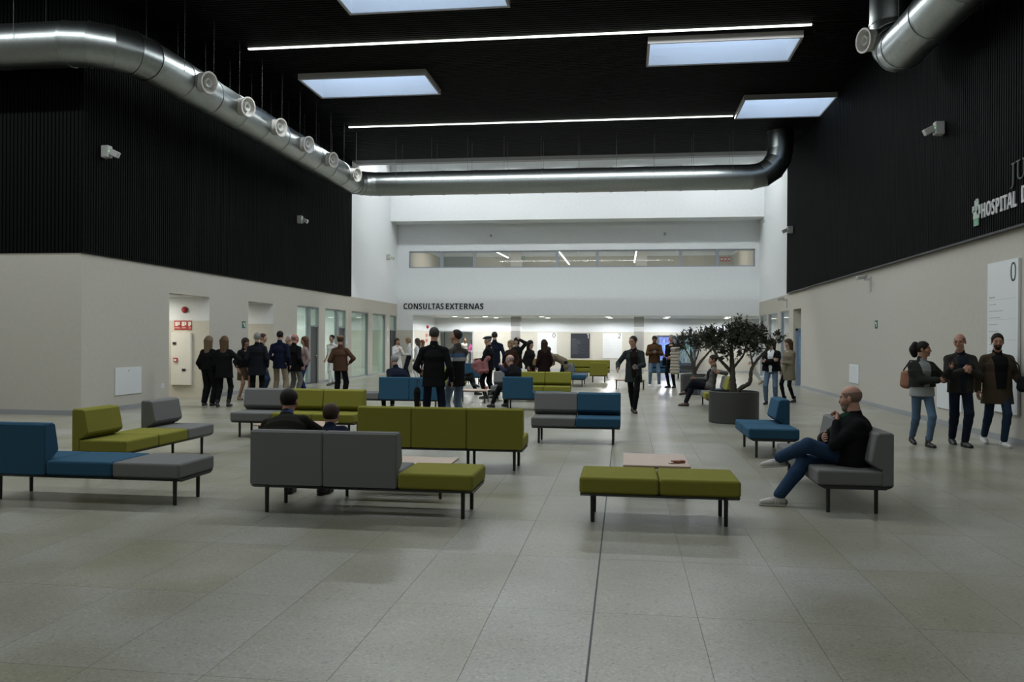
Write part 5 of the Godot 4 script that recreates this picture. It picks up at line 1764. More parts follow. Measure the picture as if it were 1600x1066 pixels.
	# a strip of shirt or jumper where the jacket stands open in front
	if s.has("shirt"):
		var wide: float = s.get("open", 0.06)
		var sm := MB.new()
		var fat := 0.006
		var shp := [cap(pel + r * Vector3(0, 0.02, 0), waist, 0.112 * bulk * puff + fat, girth * bulk * puff + fat, 0.04, 1.4, side), cap(waist, chest, girth * bulk * puff + fat, 0.116 * bulk * puff + fat, 0.04, 1.36, side), cap(chest, pel + r * Vector3(0, 0.39 * sp, -0.005) * u, 0.116 * bulk * puff + fat, 0.072 + fat, 0.04, 1.4, side), cap(neck - up * 0.04, neck + up * 0.02 - r.z * 0.004, 0.07 + fat, 0.062 + fat, 0.02)]
		if not sit: shp.append(cap(pel + r * Vector3(0, 0.03, 0), Vector3(pel.x, s.get("shirt_hem", hem) - 0.03, pel.z), 0.11 * bulk * puff + fat, 0.114 * bulk * puff + fat + (0.935 * u - hem) * 0.07, 0.03, 1.46, Vector3.RIGHT))
		blob(sm, shp, [[r.z, r.z.dot(chest) + 0.02], [(r.x + r.y * 0.10).normalized(), (r.x + r.y * 0.10).normalized().dot(waist) - wide], [(-r.x + r.y * 0.10).normalized(), (-r.x + r.y * 0.10).normalized().dot(waist) - wide], [Vector3.UP, s.get("shirt_hem", hem) if not sit else 0.3]], cell * 0.8)
		if sm.v.size(): put("shirt", sm.mesh(), cloth(s.shirt, 0.1), o)
	if s.has("tail"):      # shirt hanging out below a short jacket
		var sm := MB.new()
		blob(sm, [cap(pel + r * Vector3(0, 0.1, 0), pel - Vector3(0, 0.14, 0), 0.118 * bulk, 0.13 * bulk, 0.03, 1.5, Vector3.RIGHT)], [[Vector3.UP, s.tail_hem], [Vector3.DOWN, -hem - 0.02]], cell)
		put("shirt_tail", sm.mesh(), cloth(s.tail, 0.1), o)
	if s.has("vest"):
		var vm := MB.new()
		var fat := 0.014
		blob(vm, [cap(pel + r * Vector3(0, 0.03, 0), chest, 0.112 * bulk + fat, 0.118 * bulk + fat, 0.035, 1.38, side), cap(chest, pel + r * Vector3(0, 0.42 * sp, -0.005) * u, 0.118 * bulk + fat, 0.085 + fat, 0.035, 1.42, side), cap(shl.lerp(neck, 0.25), neck - up * 0.035, 0.056 + fat, 0.056 + fat, 0.03), cap(shr.lerp(neck, 0.25), neck - up * 0.035, 0.056 + fat, 0.056 + fat, 0.03)], [], cell)
		put("vest", vm.mesh(), cloth(s.vest, 0.1), o)
	if s.has("collar"):
		var cm := MB.new()
		blob(cm, [cap(neck - up * 0.01, neck + up * 0.03, 0.073, 0.068, 0.01)], [[up, up.dot(neck) + 0.008]], maxf(cell * 0.7, 0.009))
		put("collar", cm.mesh(), cloth(s.collar, 0.1), o)
	if s.has("skirt"):
		var km := MB.new()
		var kh: float = s.skirt_hem
		blob(km, [cap(pel, Vector3(pel.x, kh - 0.03, pel.z + 0.02), 0.118, 0.14, 0.03, 1.3)], [[Vector3.UP, kh], [Vector3.DOWN, -pel.y - 0.08]], cell)
		put("skirt", km.mesh(), cloth(s.skirt, 0.1), o)

	# shoes
	var shoe: Array = shoe_mesh(s.get("shoe", "low"))
	for k in 2:
		var ank: Vector3 = fl if k == 0 else fr
		var fd: Vector3 = s.get("dl" if k == 0 else "dr", Vector3(0.18 if k == 0 else -0.18, 0, 1))
		var z := fd.normalized()
		var x := Vector3.UP.cross(z).normalized()
		var b := Basis(x, z.cross(x), z).scaled(Vector3.ONE * u * (0.9 if fem else 1.0))
		var sh := put("shoe", shoe[0], mat(s.get("shoe_c", col(0.012, 0.012, 0.012)), 0.5), o, ank)
		sh.basis = b
		if s.get("stripes", false):
			for e in [-1.0, 1.0]:
				for q in 3:
					var st := MB.new()
					st.t = Transform3D(Basis(Vector3.RIGHT, 0.35), Vector3(e * 0.043, -0.046, 0.005 + q * 0.026))
					st.rbox(Vector3.ZERO, Vector3(0.006, 0.045, 0.009), 0.0028)
					put("stripe", st.mesh(), mat(col(0.62, 0.61, 0.6), 0.5), sh)
			var hl := MB.new()
			hl.rbox(Vector3(0, -0.045, -0.075), Vector3(0.066, 0.05, 0.03), 0.014)
			put("heel_patch", hl.mesh(), mat(col(0.13, 0.13, 0.14), 0.5), sh)
		put("sole", shoe[1], mat(s.get("sole_c", col(0.015, 0.014, 0.013)), 0.7), sh)
	o.set_meta("hands", hands)
	return o

func banded() -> StandardMaterial3D:
	if mats.has("banded"): return mats["banded"]
	var m := StandardMaterial3D.new()
	m.albedo_color = Color.WHITE
	m.vertex_color_use_as_albedo = true
	m.roughness = 0.95
	m.metallic_specular = 0.2
	mats["banded"] = m
	return m

func placed(b: MB, t: Transform3D) -> ArrayMesh:
	var m := MB.new()
	m.add(b, t)
	return m.mesh()

func hand_at(p: Node3D, k: int) -> Vector3:      # where the palm of hand k (0 left, 1 right) is in the hall
	return p.transform * (p.get_meta("hands")[k] as Vector3)

# ------------------------------------------------------------------ the people in the hall
func people() -> void:
	var black := col(0.009, 0.009, 0.01)
	var navy := col(0.012, 0.016, 0.03)
	var jeans := col(0.03, 0.055, 0.11)
	var pale_jeans := col(0.16, 0.22, 0.30)
	var white := col(0.74, 0.74, 0.73)
	var brown := col(0.05, 0.03, 0.016)
	var blond := col(0.22, 0.15, 0.075)
	var grey := col(0.22, 0.22, 0.21)
	var sneaker := col(0.55, 0.54, 0.52)
	var o: Node3D

	# --- in front at the right: bald man on the grey bench, legs crossed, hand at his chin
	person(Vector3(2.2, 0, -8.4), -90, {label = "bald bearded man in black blazer sitting cross-legged on the grey bench, hand at chin", h = 1.76, lod = 0, sit = true, pel = Vector3(0, 0.475, 0), lean = -0.04, spine = 0.8, bulk = 1.42, stripes = true,
		look = -0.5, nod = 0.12, hair = "fringe", hair_c = col(0.19, 0.125, 0.10), beard = "beard", beard_c = col(0.24, 0.18, 0.15), skin = col(0.42, 0.23, 0.17), top = col(0.011, 0.011, 0.012), top_name = "blazer", hem = 0.5, puff = 1.1, shirt = col(0.008, 0.03, 0.018), open = 0.07, pants = col(0.028, 0.058, 0.115), leg = 1.15,
		fl = Vector3(-0.24, 0.42, 0.64), kl = Vector3(0.6, 0.75, 0.85), dl = Vector3(-0.25, -0.12, 1), fr = Vector3(0.08, 0.085, 0.70), kr = Vector3(-0.05, 0.8, 0.6), dr = Vector3(0.05, 0, 1),
		hl = Vector3(0.08, 0.83, 0.15), el = Vector3(0.5, -1, 0.5), tl = Vector3(-1, 0.2, -0.3), gl = true, hr = Vector3(0.0, 0.66, 0.25), er = Vector3(-1, -0.5, 0.3), shoe_c = col(0.36, 0.34, 0.31), sole_c = col(0.5, 0.48, 0.45)})

	# --- father and boy on the front bench, seen from behind
	person(Vector3(-3.26, 0, -7.53), 180, {label = "dark haired man in olive sweater with blue collar, sitting with his back to us", h = 1.76, lod = 0, sit = true, lean = 0.8, tilt = -0.16, spine = 0.88, bulk = 1.28, nod = -0.2, hair = "short", hair_c = col(0.016, 0.013, 0.011), skin = col(0.38, 0.19, 0.13), top = col(0.018, 0.018, 0.012), top_name = "sweater", collar = col(0.05, 0.085, 0.19), pants = black, hl = Vector3(0.16, 0.52, 0.55), hr = Vector3(-0.16, 0.52, 0.55), fl = Vector3(0.16, 0.085, 0.62), fr = Vector3(-0.2, 0.085, 0.6)})
	person(Vector3(-2.77, 0, -7.62), 180, {label = "small boy in navy jacket with cropped brown hair, sitting beside the man in olive", h = 1.14, lod = 0, sit = true, pel = Vector3(0, 0.475, 0), lean = 0.66, tilt = -0.3, spine = 0.88, bulk = 0.95, head = 0.93, nod = -0.15, hair = "short", hair_c = col(0.045, 0.028, 0.02), skin = col(0.42, 0.24, 0.17), top = col(0.009, 0.013, 0.03), puff = 1.08, pants = col(0.02, 0.03, 0.06), fl = Vector3(0.08, 0.16, 0.38), fr = Vector3(-0.1, 0.16, 0.38), shoe_c = col(0.2, 0.19, 0.18), sole_c = col(0.3, 0.3, 0.3)})

	# --- three people walking along the right wall
	o = person(Vector3(4.55, 0, -13.4), 8, {label = "woman with curly dark ponytail, ripped light jeans and dark jacket, walking and pointing", h = 1.62, fem = true, lod = 0, look = 0.95, nod = -0.05, hair = "puff", hair_c = col(0.012, 0.01, 0.009), skin = col(0.30, 0.16, 0.095), top = col(0.028, 0.03, 0.026), puff = 1.25, hem = 0.93, shirt = col(0.22, 0.24, 0.24), open = 0.05, tail = col(0.33, 0.35, 0.35), tail_hem = 0.78, pants = col(0.10, 0.16, 0.235), leg = 0.92,
		hl = Vector3(0.34, 1.21, 0.18), el = Vector3(0.6, -1, -0.3), hr = Vector3(0.1, 1.04, 0.3), er = Vector3(-0.6, -1, -0.2), gr = true, fl = Vector3(0.04, 0.085, 0.14), fr = Vector3(-0.01, 0.11, -0.28), dr = Vector3(-0.1, -0.22, 1), shoe = "boot", shoe_c = col(0.012, 0.011, 0.01)})
	phone(o, 1, "dark phone in the right hand of the woman with the ponytail", 1.25)
	bag(Vector3(4.40, 0.86, -13.62), Vector3(0.14, 0.36, 0.28), col(0.27, 0.135, 0.085), "peach coloured backpack behind the woman with the ponytail", 20.0, Vector3(4.46, 1.32, -13.5))
	person(Vector3(5.2, 0, -13.65), 0, {label = "bald man with glasses in dark jacket, walking with his hands clasped", h = 1.76, lod = 0, look = -0.6, nod = 0.06, hair = "fringe", hair_c = col(0.16, 0.1, 0.08), beard = "goatee", beard_c = col(0.3, 0.27, 0.25), glasses = true, skin = col(0.38, 0.20, 0.14), top = col(0.038, 0.036, 0.032), bulk = 1.06, puff = 1.06, hem = 0.83, shirt = col(0.016, 0.022, 0.034), open = 0.055, shirt_hem = 0.84, pants = col(0.016, 0.024, 0.042), leg = 1.1,
		hl = Vector3(0.05, 1.17, 0.25), el = Vector3(0.8, -0.9, -0.2), gl = true, hr = Vector3(-0.05, 1.19, 0.26), er = Vector3(-0.8, -0.9, -0.2), gr = true, fl = Vector3(0.02, 0.085, 0.14), fr = Vector3(-0.02, 0.1, -0.26), dr = Vector3(-0.1, -0.2, 1), shoe_c = col(0.014, 0.013, 0.012)})
	o = person(Vector3(5.78, 0, -13.75), 0, {label = "dark bearded man in long brown parka and white sneakers, walking at the right edge", h = 1.76, lod = 0, look = -0.25, nod = 0.02, hair = "thick", hair_c = col(0.014, 0.011, 0.009), beard = "beard", beard_c = col(0.018, 0.014, 0.011), skin = col(0.33, 0.18, 0.125), top = col(0.075, 0.055, 0.036), top_name = "parka", bulk = 1.02, puff = 1.26, hem = 0.66, shirt = col(0.01, 0.01, 0.011), open = 0.085, shirt_hem = 0.9, collar = col(0.012, 0.012, 0.012), pants = col(0.024, 0.042, 0.075),
		hl = Vector3(0.3, 0.98, 0.12), hr = Vector3(-0.31, 0.86, 0.06), fl = Vector3(0.04, 0.085, 0.14), fr = Vector3(-0.06, 0.12, -0.32), dr = Vector3(-0.1, -0.35, 1), shoe_c = sneaker, sole_c = sneaker})
	bag(Vector3(6.04, 0.86, -13.5), Vector3(0.14, 0.26, 0.3), col(0.012, 0.012, 0.013), "black shoulder bag at the side of the man in the brown parka", 0.0, Vector3(5.9, 1.42, -13.62))

	# --- standing in the middle
	o = person(Vector3(-3.2, 0, -13.7), 188, {label = "tall grey haired man in long black coat, standing with his back to us", h = 1.84, lod = 1, bulk = 1.05, hair = "short", hair_c = col(0.045, 0.043, 0.04), nod = 0.05, skin = col(0.36, 0.2, 0.14), top = black, top_name = "coat", hem = 0.8, collar = black, puff = 1.06, pants = navy, leg = 1.05, hl = Vector3(0.26, 1.05, 0.2), hr = Vector3(-0.3, 0.9, 0.06), fl = Vector3(0.13, 0.085, -0.02), fr = Vector3(-0.13, 0.085, -0.02)})
	umbrella(Vector3(-3.47, 0, -13.62))
	person(Vector3(-2.92, 0, -14.25), -125, {label = "dark haired man in sweater with blue and white bands, standing beside the black coat", h = 1.8, lod = 1, look = 0.25, hair = "receding", hair_c = col(0.02, 0.016, 0.013), beard = "goatee", beard_c = col(0.2, 0.18, 0.17), skin = col(0.37, 0.21, 0.15), top = black, bands = [[0.40, Color(0.055, 0.05, 0.045)], [0.33, Color(0.045, 0.075, 0.13)], [0.27, Color(0.33, 0.33, 0.33)], [-9.0, Color(0.008, 0.008, 0.009)]], hem = 0.78, pants = col(0.15, 0.21, 0.285), leg = 1.12, hr = Vector3(-0.05, 1.28, 0.22), er = Vector3(-0.6, -1, 0), fl = Vector3(0.12, 0.085, 0.02), fr = Vector3(-0.12, 0.085, -0.04)})
	# --- the man who walks towards us
	o = person(Vector3(0.22, 0, -18.6), 2, {label = "man with glasses in open grey-green jacket and black trousers, walking towards us", h = 1.72, lod = 1, bulk = 1.02, look = -0.6, hair = "short", hair_c = col(0.03, 0.026, 0.022), beard = "goatee", beard_c = col(0.3, 0.28, 0.26), glasses = true, skin = col(0.38, 0.21, 0.15), top = col(0.032, 0.042, 0.042), puff = 1.06, hem = 0.68, shirt = col(0.016, 0.012, 0.01), open = 0.07, shirt_hem = 0.78, pants = black, hr = Vector3(-0.36, 0.98, 0.16), er = Vector3(-0.6, -0.5, -1), hl = Vector3(0.06, 1.03, 0.3), el = Vector3(0.8, -0.8, -0.4), gl = true, fl = Vector3(0.02, 0.085, 0.16), fr = Vector3(0.0, 0.12, -0.3), dr = Vector3(0, -0.35, 1), shoe_c = col(0.03, 0.016, 0.01)})
	phone(o, 0, "dark phone in the hand of the man walking towards us", 0.6)
	# --- by the vending machine
	o = person(Vector3(1.07, 0, -29.5), 0, {label = "man in brown hooded jacket and pale jeans, looking down at his phone", h = 1.84, nod = 0.45, hair = "short", skin = col(0.25, 0.14, 0.09), top = col(0.085, 0.045, 0.02), puff = 1.2, hem = 0.82, collar = col(0.06, 0.03, 0.015), pants = pale_jeans, leg = 1.05, hl = Vector3(0.05, 1.2, 0.28), el = Vector3(0.8, -0.8, -0.2), hr = Vector3(-0.05, 1.2, 0.28), er = Vector3(-0.8, -0.8, -0.2), gl = true, gr = true, shoe_c = white, sole_c = white, fl = Vector3(0.17, 0.085, 0.02), fr = Vector3(-0.15, 0.085, 0)})
	phone(o, 0, "small dark phone held by the man in the brown jacket", 0.3)
	bag(Vector3(1.42, 0.72, -29.45), Vector3(0.16, 0.36, 0.28), black, "black backpack beside the man in the brown jacket", 0.0)
	o = person(Vector3(1.62, 0, -28.7), -35, {label = "grey haired man in dark jacket with a cream padded coat over his arm", h = 1.86, nod = 0.1, hair = "short", hair_c = grey, skin = col(0.38, 0.21, 0.15), top = black, hem = 0.85, pants = black, hl = Vector3(0.14, 1.06, 0.26), el = Vector3(1, -0.6, -0.3), hr = Vector3(-0.1, 1.1, 0.28)})
	padded_coat(Vector3(1.72, 0.50, -28.4), col(0.48, 0.43, 0.35))
	# --- at the planter
	person(Vector3(2.12, 0, -20.7), -90, {label = "dark haired man in grey jacket sitting cross-legged on the bench behind the planter", h = 1.76, lod = 1, sit = true, lean = -0.12, look = 0.15, nod = 0.1, hair = "short", hair_c = col(0.014, 0.012, 0.01), skin = col(0.36, 0.2, 0.14), top = col(0.14, 0.135, 0.12), shirt = col(0.014, 0.016, 0.022), open = 0.11, collar = col(0.09, 0.09, 0.085), pants = col(0.014, 0.016, 0.024), leg = 1.1, fl = Vector3(-0.2, 0.37, 0.58), kl = Vector3(0.6, 0.75, 0.85), dl = Vector3(-0.2, -0.2, 1), fr = Vector3(0.0, 0.085, 0.6), kr = Vector3(0, 0.8, 0.6), hl = Vector3(0.42, 0.86, -0.16), el = Vector3(0.5, -0.2, -1), hr = Vector3(-0.05, 0.68, 0.36), shoe_c = col(0.06, 0.03, 0.018)})
	person(Vector3(3.72, 0, -21.6), -20, {label = "woman with long black hair, black puffer jacket and light jeans", h = 1.7, fem = true, lod = 1, look = -0.3, hair = "long", hair_c = col(0.01, 0.009, 0.008), skin = col(0.4, 0.25, 0.18), top = black, puff = 1.4, hem = 0.86, shirt = white, open = 0.05, shirt_hem = 0.84, pants = col(0.12, 0.175, 0.25), hl = Vector3(-0.08, 1.1, 0.2), el = Vector3(0.9, -0.8, 0), hr = Vector3(0.08, 1.13, 0.24), er = Vector3(-0.9, -0.8, 0), shoe = "boot", fl = Vector3(0.1, 0.085, -0.06), fr = Vector3(-0.12, 0.085, 0.04)})
	person(Vector3(4.3, 0, -22.45), -60, {label = "woman with brown hair in long beige coat and black tights", h = 1.7, fem = true, lod = 1, look = -0.15, hair = "long", hair_c = brown, skin = col(0.4, 0.25, 0.18), top = col(0.21, 0.18, 0.125), top_name = "coat", puff = 1.1, hem = 0.6, pants = black, leg = 0.8, shoe = "boot", hl = Vector3(0.05, 1.05, 0.22), fl = Vector3(0.1, 0.085, -0.1), fr = Vector3(-0.06, 0.085, 0.08)})
	person(Vector3(4.85, 0, -31.7), -75, {label = "person in white uniform walking behind the tree trunk", h = 1.7, top = white, hem = 0.75, hair = "short", hair_c = brown, pants = white, fl = Vector3(0.08, 0.085, 0.25), fr = Vector3(-0.08, 0.13, -0.3), dr = Vector3(0, -0.5, 1), shoe_c = col(0.3, 0.24, 0.17)})

	# --- middle group around the low table
	person(Vector3(-5.05, 0, -18.05), -135, {label = "grey haired man in dark coat sitting on the blue backed bench", h = 1.72, lod = 1, sit = true, lean = 0.25, bulk = 1.15, look = 0.1, hair = "short", hair_c = grey, skin = col(0.36, 0.2, 0.14), top = navy, puff = 1.1, pants = black})
	person(Vector3(-2.5, 0, -19.05), -140, {label = "bald man in dark vest sitting behind the blue backrest, reaching to the table", h = 1.76, lod = 1, sit = true, lean = 0.3, tilt = -0.05, bulk = 1.12, look = 0.5, hair = "fringe", hair_c = col(0.25, 0.22, 0.2), skin = col(0.42, 0.24, 0.17), top = col(0.016, 0.02, 0.045), top_name = "shirt", vest = black, pants = black, hl = Vector3(0.05, 0.98, 0.62), el = Vector3(0.7, -1, 0), hr = Vector3(-0.2, 0.62, 0.5), fl = Vector3(0.3, 0.085, 0.55), fr = Vector3(-0.1, 0.085, 0.62)})
	person(Vector3(-3.66, 0, -22.2), -100, {label = "man in grey flat cap and black jacket, holding a pink coat in his arms", h = 1.72, lod = 1, bulk = 1.12, cap = col(0.05, 0.055, 0.05), hair = "fringe", hair_c = grey, skin = col(0.37, 0.2, 0.14), nod = 0.1, top = black, puff = 1.1, hem = 0.78, shirt = col(0.18, 0.24, 0.33), open = 0.09, shirt_hem = 0.85, pants = black, leg = 1.1, hl = Vector3(0.16, 1.05, 0.3), el = Vector3(0.6, -1, -0.4), hr = Vector3(-0.12, 1.0, 0.32), fl = Vector3(0.1, 0.085, 0.05), fr = Vector3(-0.1, 0.085, -0.15)})
	draped_coat(Vector3(-3.84, 0.86, -22.1), col(0.30, 0.13, 0.13))
	person(Vector3(-3.72, 0, -23.6), 195, {label = "tall dark haired man in navy coat standing behind the man with the flat cap", h = 1.88, bulk = 1.05, hair = "short", hair_c = col(0.03, 0.027, 0.025), top = navy, top_name = "coat", hem = 0.8, pants = black})
	person(Vector3(-3.42, 0, -24.9), -25, {label = "fair haired woman in brown coat standing behind the seated bald man", h = 1.6, fem = true, hair = "bob", hair_c = blond, top = col(0.04, 0.018, 0.012), top_name = "coat", puff = 1.15, hem = 0.6, pants = black, look = -0.2})
	person(Vector3(-3.4, 0, -26.1), -10, {label = "dark haired woman raising one hand to her head behind the fair haired woman", h = 1.7, fem = true, hair = "bob", hair_c = col(0.012, 0.01, 0.009), top = col(0.014, 0.016, 0.015), puff = 1.15, hem = 0.7, pants = black, hl = Vector3(0.12, 1.62, 0.06), el = Vector3(1, 0.1, 0.1)})
	person(Vector3(-2.86, 0, -25.2), 60, {label = "woman with dark hair and dark jacket, left of the pair behind the green bench", h = 1.6, fem = true, hair = "long", hair_c = col(0.012, 0.01, 0.009), top = col(0.014, 0.014, 0.014), puff = 1.15, hem = 0.72, pants = col(0.10, 0.03, 0.02)})
	person(Vector3(-2.38, 0, -24.7), 205, {label = "woman with brown hair in dark red coat, right of the pair behind the green bench", h = 1.63, fem = true, hair = "long", hair_c = col(0.03, 0.016, 0.01), top = col(0.018, 0.009, 0.01), top_name = "coat", puff = 1.1, hem = 0.6, pants = black})
	bag(Vector3(-2.62, 0.82, -24.72), Vector3(0.22, 0.26, 0.12), col(0.28, 0.17, 0.07), "tan handbag hanging between the two long haired women", 0.0)
	person(Vector3(-1.85, 0, -26.1), -90, {label = "man in beige jacket bending forward beside the two long haired women", h = 1.74, lean = 1.15, nod = -0.4, hair = "short", hair_c = col(0.02, 0.016, 0.013), top = col(0.20, 0.165, 0.11), pants = navy, hl = Vector3(0.1, 0.75, 0.52), hr = Vector3(-0.1, 0.78, 0.5), el = Vector3(0.3, -1, 0.2), er = Vector3(-0.3, -1, 0.2)})
	person(Vector3(-4.85, 0, -23.75), 85, {label = "person in black sitting with crossed legs behind the man in the banded sweater", h = 1.7, sit = true, hair = "short", top = black, pants = black, fl = Vector3(-0.2, 0.34, 0.58), kl = Vector3(0.6, 0.75, 0.85), dl = Vector3(0, -0.2, 1), fr = Vector3(0, 0.085, 0.6), kr = Vector3(0, 0.8, 0.6), shoe_c = black})

	# --- hospital staff at the left
	person(Vector3(-8.65, 0, -30.8), 40, {label = "staff woman with long brown hair in white coat, hands at her chest", h = 1.66, fem = true, hair = "long", hair_c = brown, top = white, top_name = "coat", hem = 0.5, pants = white, hl = Vector3(0.03, 1.18, 0.22), hr = Vector3(-0.03, 1.15, 0.24), el = Vector3(0.7, -1, 0), er = Vector3(-0.7, -1, 0), shoe_c = white, sole_c = white})
	person(Vector3(-8.4, 0, -31.6), -70, {label = "fair haired woman in white blouse and dark trousers among the staff", h = 1.7, fem = true, hair = "bob", hair_c = blond, nod = 0.2, top = white, top_name = "blouse", hem = 0.98, pants = navy, leg = 1.2, hl = Vector3(0.1, 1.0, 0.2)})
	person(Vector3(-8.05, 0, -31.6), -95, {label = "woman with dark brown hair in long white coat, right one of the staff group", h = 1.66, fem = true, hair = "long", hair_c = col(0.06, 0.045, 0.035), top = white, top_name = "coat", hem = 0.4, pants = white, shoe_c = white})
	person(Vector3(-8.25, 0, -33.2), -50, {label = "person with reddish hair half hidden by the man in the black coat", h = 1.58, fem = true, hair = "bob", hair_c = col(0.16, 0.06, 0.03), top = col(0.2, 0.1, 0.07), pants = black})
	person(Vector3(-10.05, 0, -27.5), -20, {label = "man in white polo shirt and white trousers behind the man in brown", h = 1.76, hair = "short", hair_c = col(0.015, 0.012, 0.01), skin = col(0.36, 0.21, 0.15), top = white, top_name = "polo_shirt", short = true, hem = 0.82, pants = white, shoe_c = col(0.05, 0.05, 0.05), fl = Vector3(0.08, 0.085, 0.2), fr = Vector3(-0.08, 0.1, -0.18)})
	person(Vector3(-9.1, 0, -46.6), 55, {label = "doctor in white coat in the corridor beyond the far doorway", h = 1.74, hair = "short", top = white, top_name = "coat", hem = 0.55, pants = white, hl = Vector3(0.05, 1.1, 0.25)})
	person(Vector3(-8.72, 0, -47.2), 190, {label = "dark haired person in pink top beyond the far doorway", h = 1.66, fem = true, hair = "long", top = col(0.5, 0.1, 0.3), hem = 0.85, pants = black})

	# --- the group at the left wall
	person(Vector3(-9.66, 0, -18.2), 172, {label = "woman with fair hair in black jacket and wide trousers, left one of the pair", h = 1.66, fem = true, lod = 1, hair = "long", hair_c = col(0.12, 0.088, 0.05), top = black, hem = 0.86, puff = 1.12, pants = black, leg = 1.35, hr = Vector3(-0.3, 0.88, 0.1), shoe_c = black})
	person(Vector3(-9.22, 0, -18.1), 186, {label = "woman with long light brown hair in black coat, right one of the pair", h = 1.66, fem = true, lod = 1, hair = "long", hair_c = col(0.085, 0.052, 0.026), top = black, top_name = "coat", hem = 0.68, puff = 1.16, pants = black, leg = 0.95, shoe = "boot", fl = Vector3(0.12, 0.085, -0.1), hl = Vector3(0.14, 1.06, 0.2), hr = Vector3(-0.26, 1.0, 0.16), er = Vector3(-1, -0.3, -0.5)})
	person(Vector3(-9.75, 0, -20.15), 70, {label = "woman in short brown skirt with bare legs, half hidden by the grey haired man", h = 1.62, fem = true, lod = 1, bare = true, lean = 0.12, hair = "bob", hair_c = col(0.025, 0.018, 0.014), skin = col(0.30, 0.17, 0.11), top = col(0.012, 0.013, 0.014), hem = 0.85, skirt = col(0.085, 0.062, 0.038), skirt_hem = 0.52, shoe_c = col(0.2, 0.14, 0.085), sole_c = col(0.1, 0.08, 0.05), fl = Vector3(0.05, 0.085, 0.12), fr = Vector3(-0.08, 0.085, -0.05)})
	person(Vector3(-9.3, 0, -20.0), 200, {label = "grey haired man in long dark coat standing at the left of the talking group", h = 1.76, lod = 1, bulk = 1.15, hair = "short", hair_c = grey, look = 0.2, top = col(0.011, 0.013, 0.017), top_name = "coat", puff = 1.08, hem = 0.66, pants = black, leg = 1.1})
	person(Vector3(-9.75, 0, -21.3), 95, {label = "man with brown hair in black jacket and jeans inside the talking group", h = 1.75, hair = "short", hair_c = brown, top = black, hem = 0.86, pants = jeans, hl = Vector3(0.05, 1.1, 0.3)})
	person(Vector3(-9.4, 0, -22.3), -65, {label = "white haired man in light grey coat inside the talking group", h = 1.7, hair = "receding", hair_c = col(0.4, 0.4, 0.4), top = col(0.12, 0.115, 0.105), top_name = "coat", hem = 0.65, pants = col(0.3, 0.27, 0.22), hl = Vector3(0.1, 1.15, 0.28)})
	person(Vector3(-8.95, 0, -20.6), 184, {label = "man in navy blazer and beige trousers with his back to us", h = 1.83, lod = 1, bulk = 1.06, hair = "short", hair_c = col(0.012, 0.01, 0.009), top = col(0.010, 0.014, 0.032), top_name = "blazer", hem = 0.82, pants = col(0.30, 0.245, 0.17), leg = 1.12, hr = Vector3(-0.24, 0.92, 0.1), hl = Vector3(0.2, 1.02, 0.16), fl = Vector3(0.13, 0.085, 0), fr = Vector3(-0.13, 0.085, 0)})
	person(Vector3(-8.88, 0, -21.4), 160, {label = "man with ruddy bald head in black coat beside the navy blazer", h = 1.74, lod = 1, bulk = 1.08, skin = col(0.42, 0.17, 0.13), hair = "fringe", hair_c = col(0.2, 0.14, 0.11), look = -0.4, top = black, hem = 0.72, puff = 1.1, pants = col(0.16, 0.15, 0.13), leg = 1.1})
	person(Vector3(-8.95, 0, -22.3), -60, {label = "woman with brown hair and pale top at the right of the talking group", h = 1.68, fem = true, hair = "long", hair_c = col(0.09, 0.045, 0.02), top = col(0.35, 0.27, 0.25), hem = 0.85, pants = col(0.02, 0.04, 0.13)})
	person(Vector3(-7.26, 0, -20.5), 178, {label = "man in brown jacket and tan cap standing alone before the glazed offices", h = 1.70, lod = 1, bulk = 1.08, cap = col(0.2, 0.13, 0.07), hair = "short", hair_c = col(0.05, 0.03, 0.02), look = 0.5, skin = col(0.36, 0.19, 0.12), top = col(0.085, 0.045, 0.028), hem = 0.78, puff = 1.08, pants = black, leg = 1.12, hl = Vector3(0.2, 1.0, 0.14), hr = Vector3(-0.22, 1.0, 0.12), er = Vector3(-1, -0.4, -0.5)})

# ------------------------------------------------------------------ what they carry
func phone(p: Node3D, hand: int, label: String, turn: float) -> void:
	var o := thing("phone", hand_at(p, hand) + Vector3(0, 0.02, 0.0), turn, label, "phone")
	var b := MB.new()
	b.t = Transform3D(Basis(Vector3.RIGHT, -0.9), Vector3(0, 0.0, 0.03))
	b.rbox(Vector3.ZERO, Vector3(0.075, 0.155, 0.009), 0.004)
	put("case", b.mesh(), mat(col(0.012, 0.012, 0.013), 0.35), o)
	b = MB.new()
	b.t = Transform3D(Basis(Vector3.RIGHT, -0.9), Vector3(0, 0.0, 0.03))
	b.box(Vector3(-0.033, -0.07, -0.0056), Vector3(0.033, 0.07, -0.0045))
	put("glass_front", b.mesh(), mat(col(0.02, 0.022, 0.025), 0.1), o)

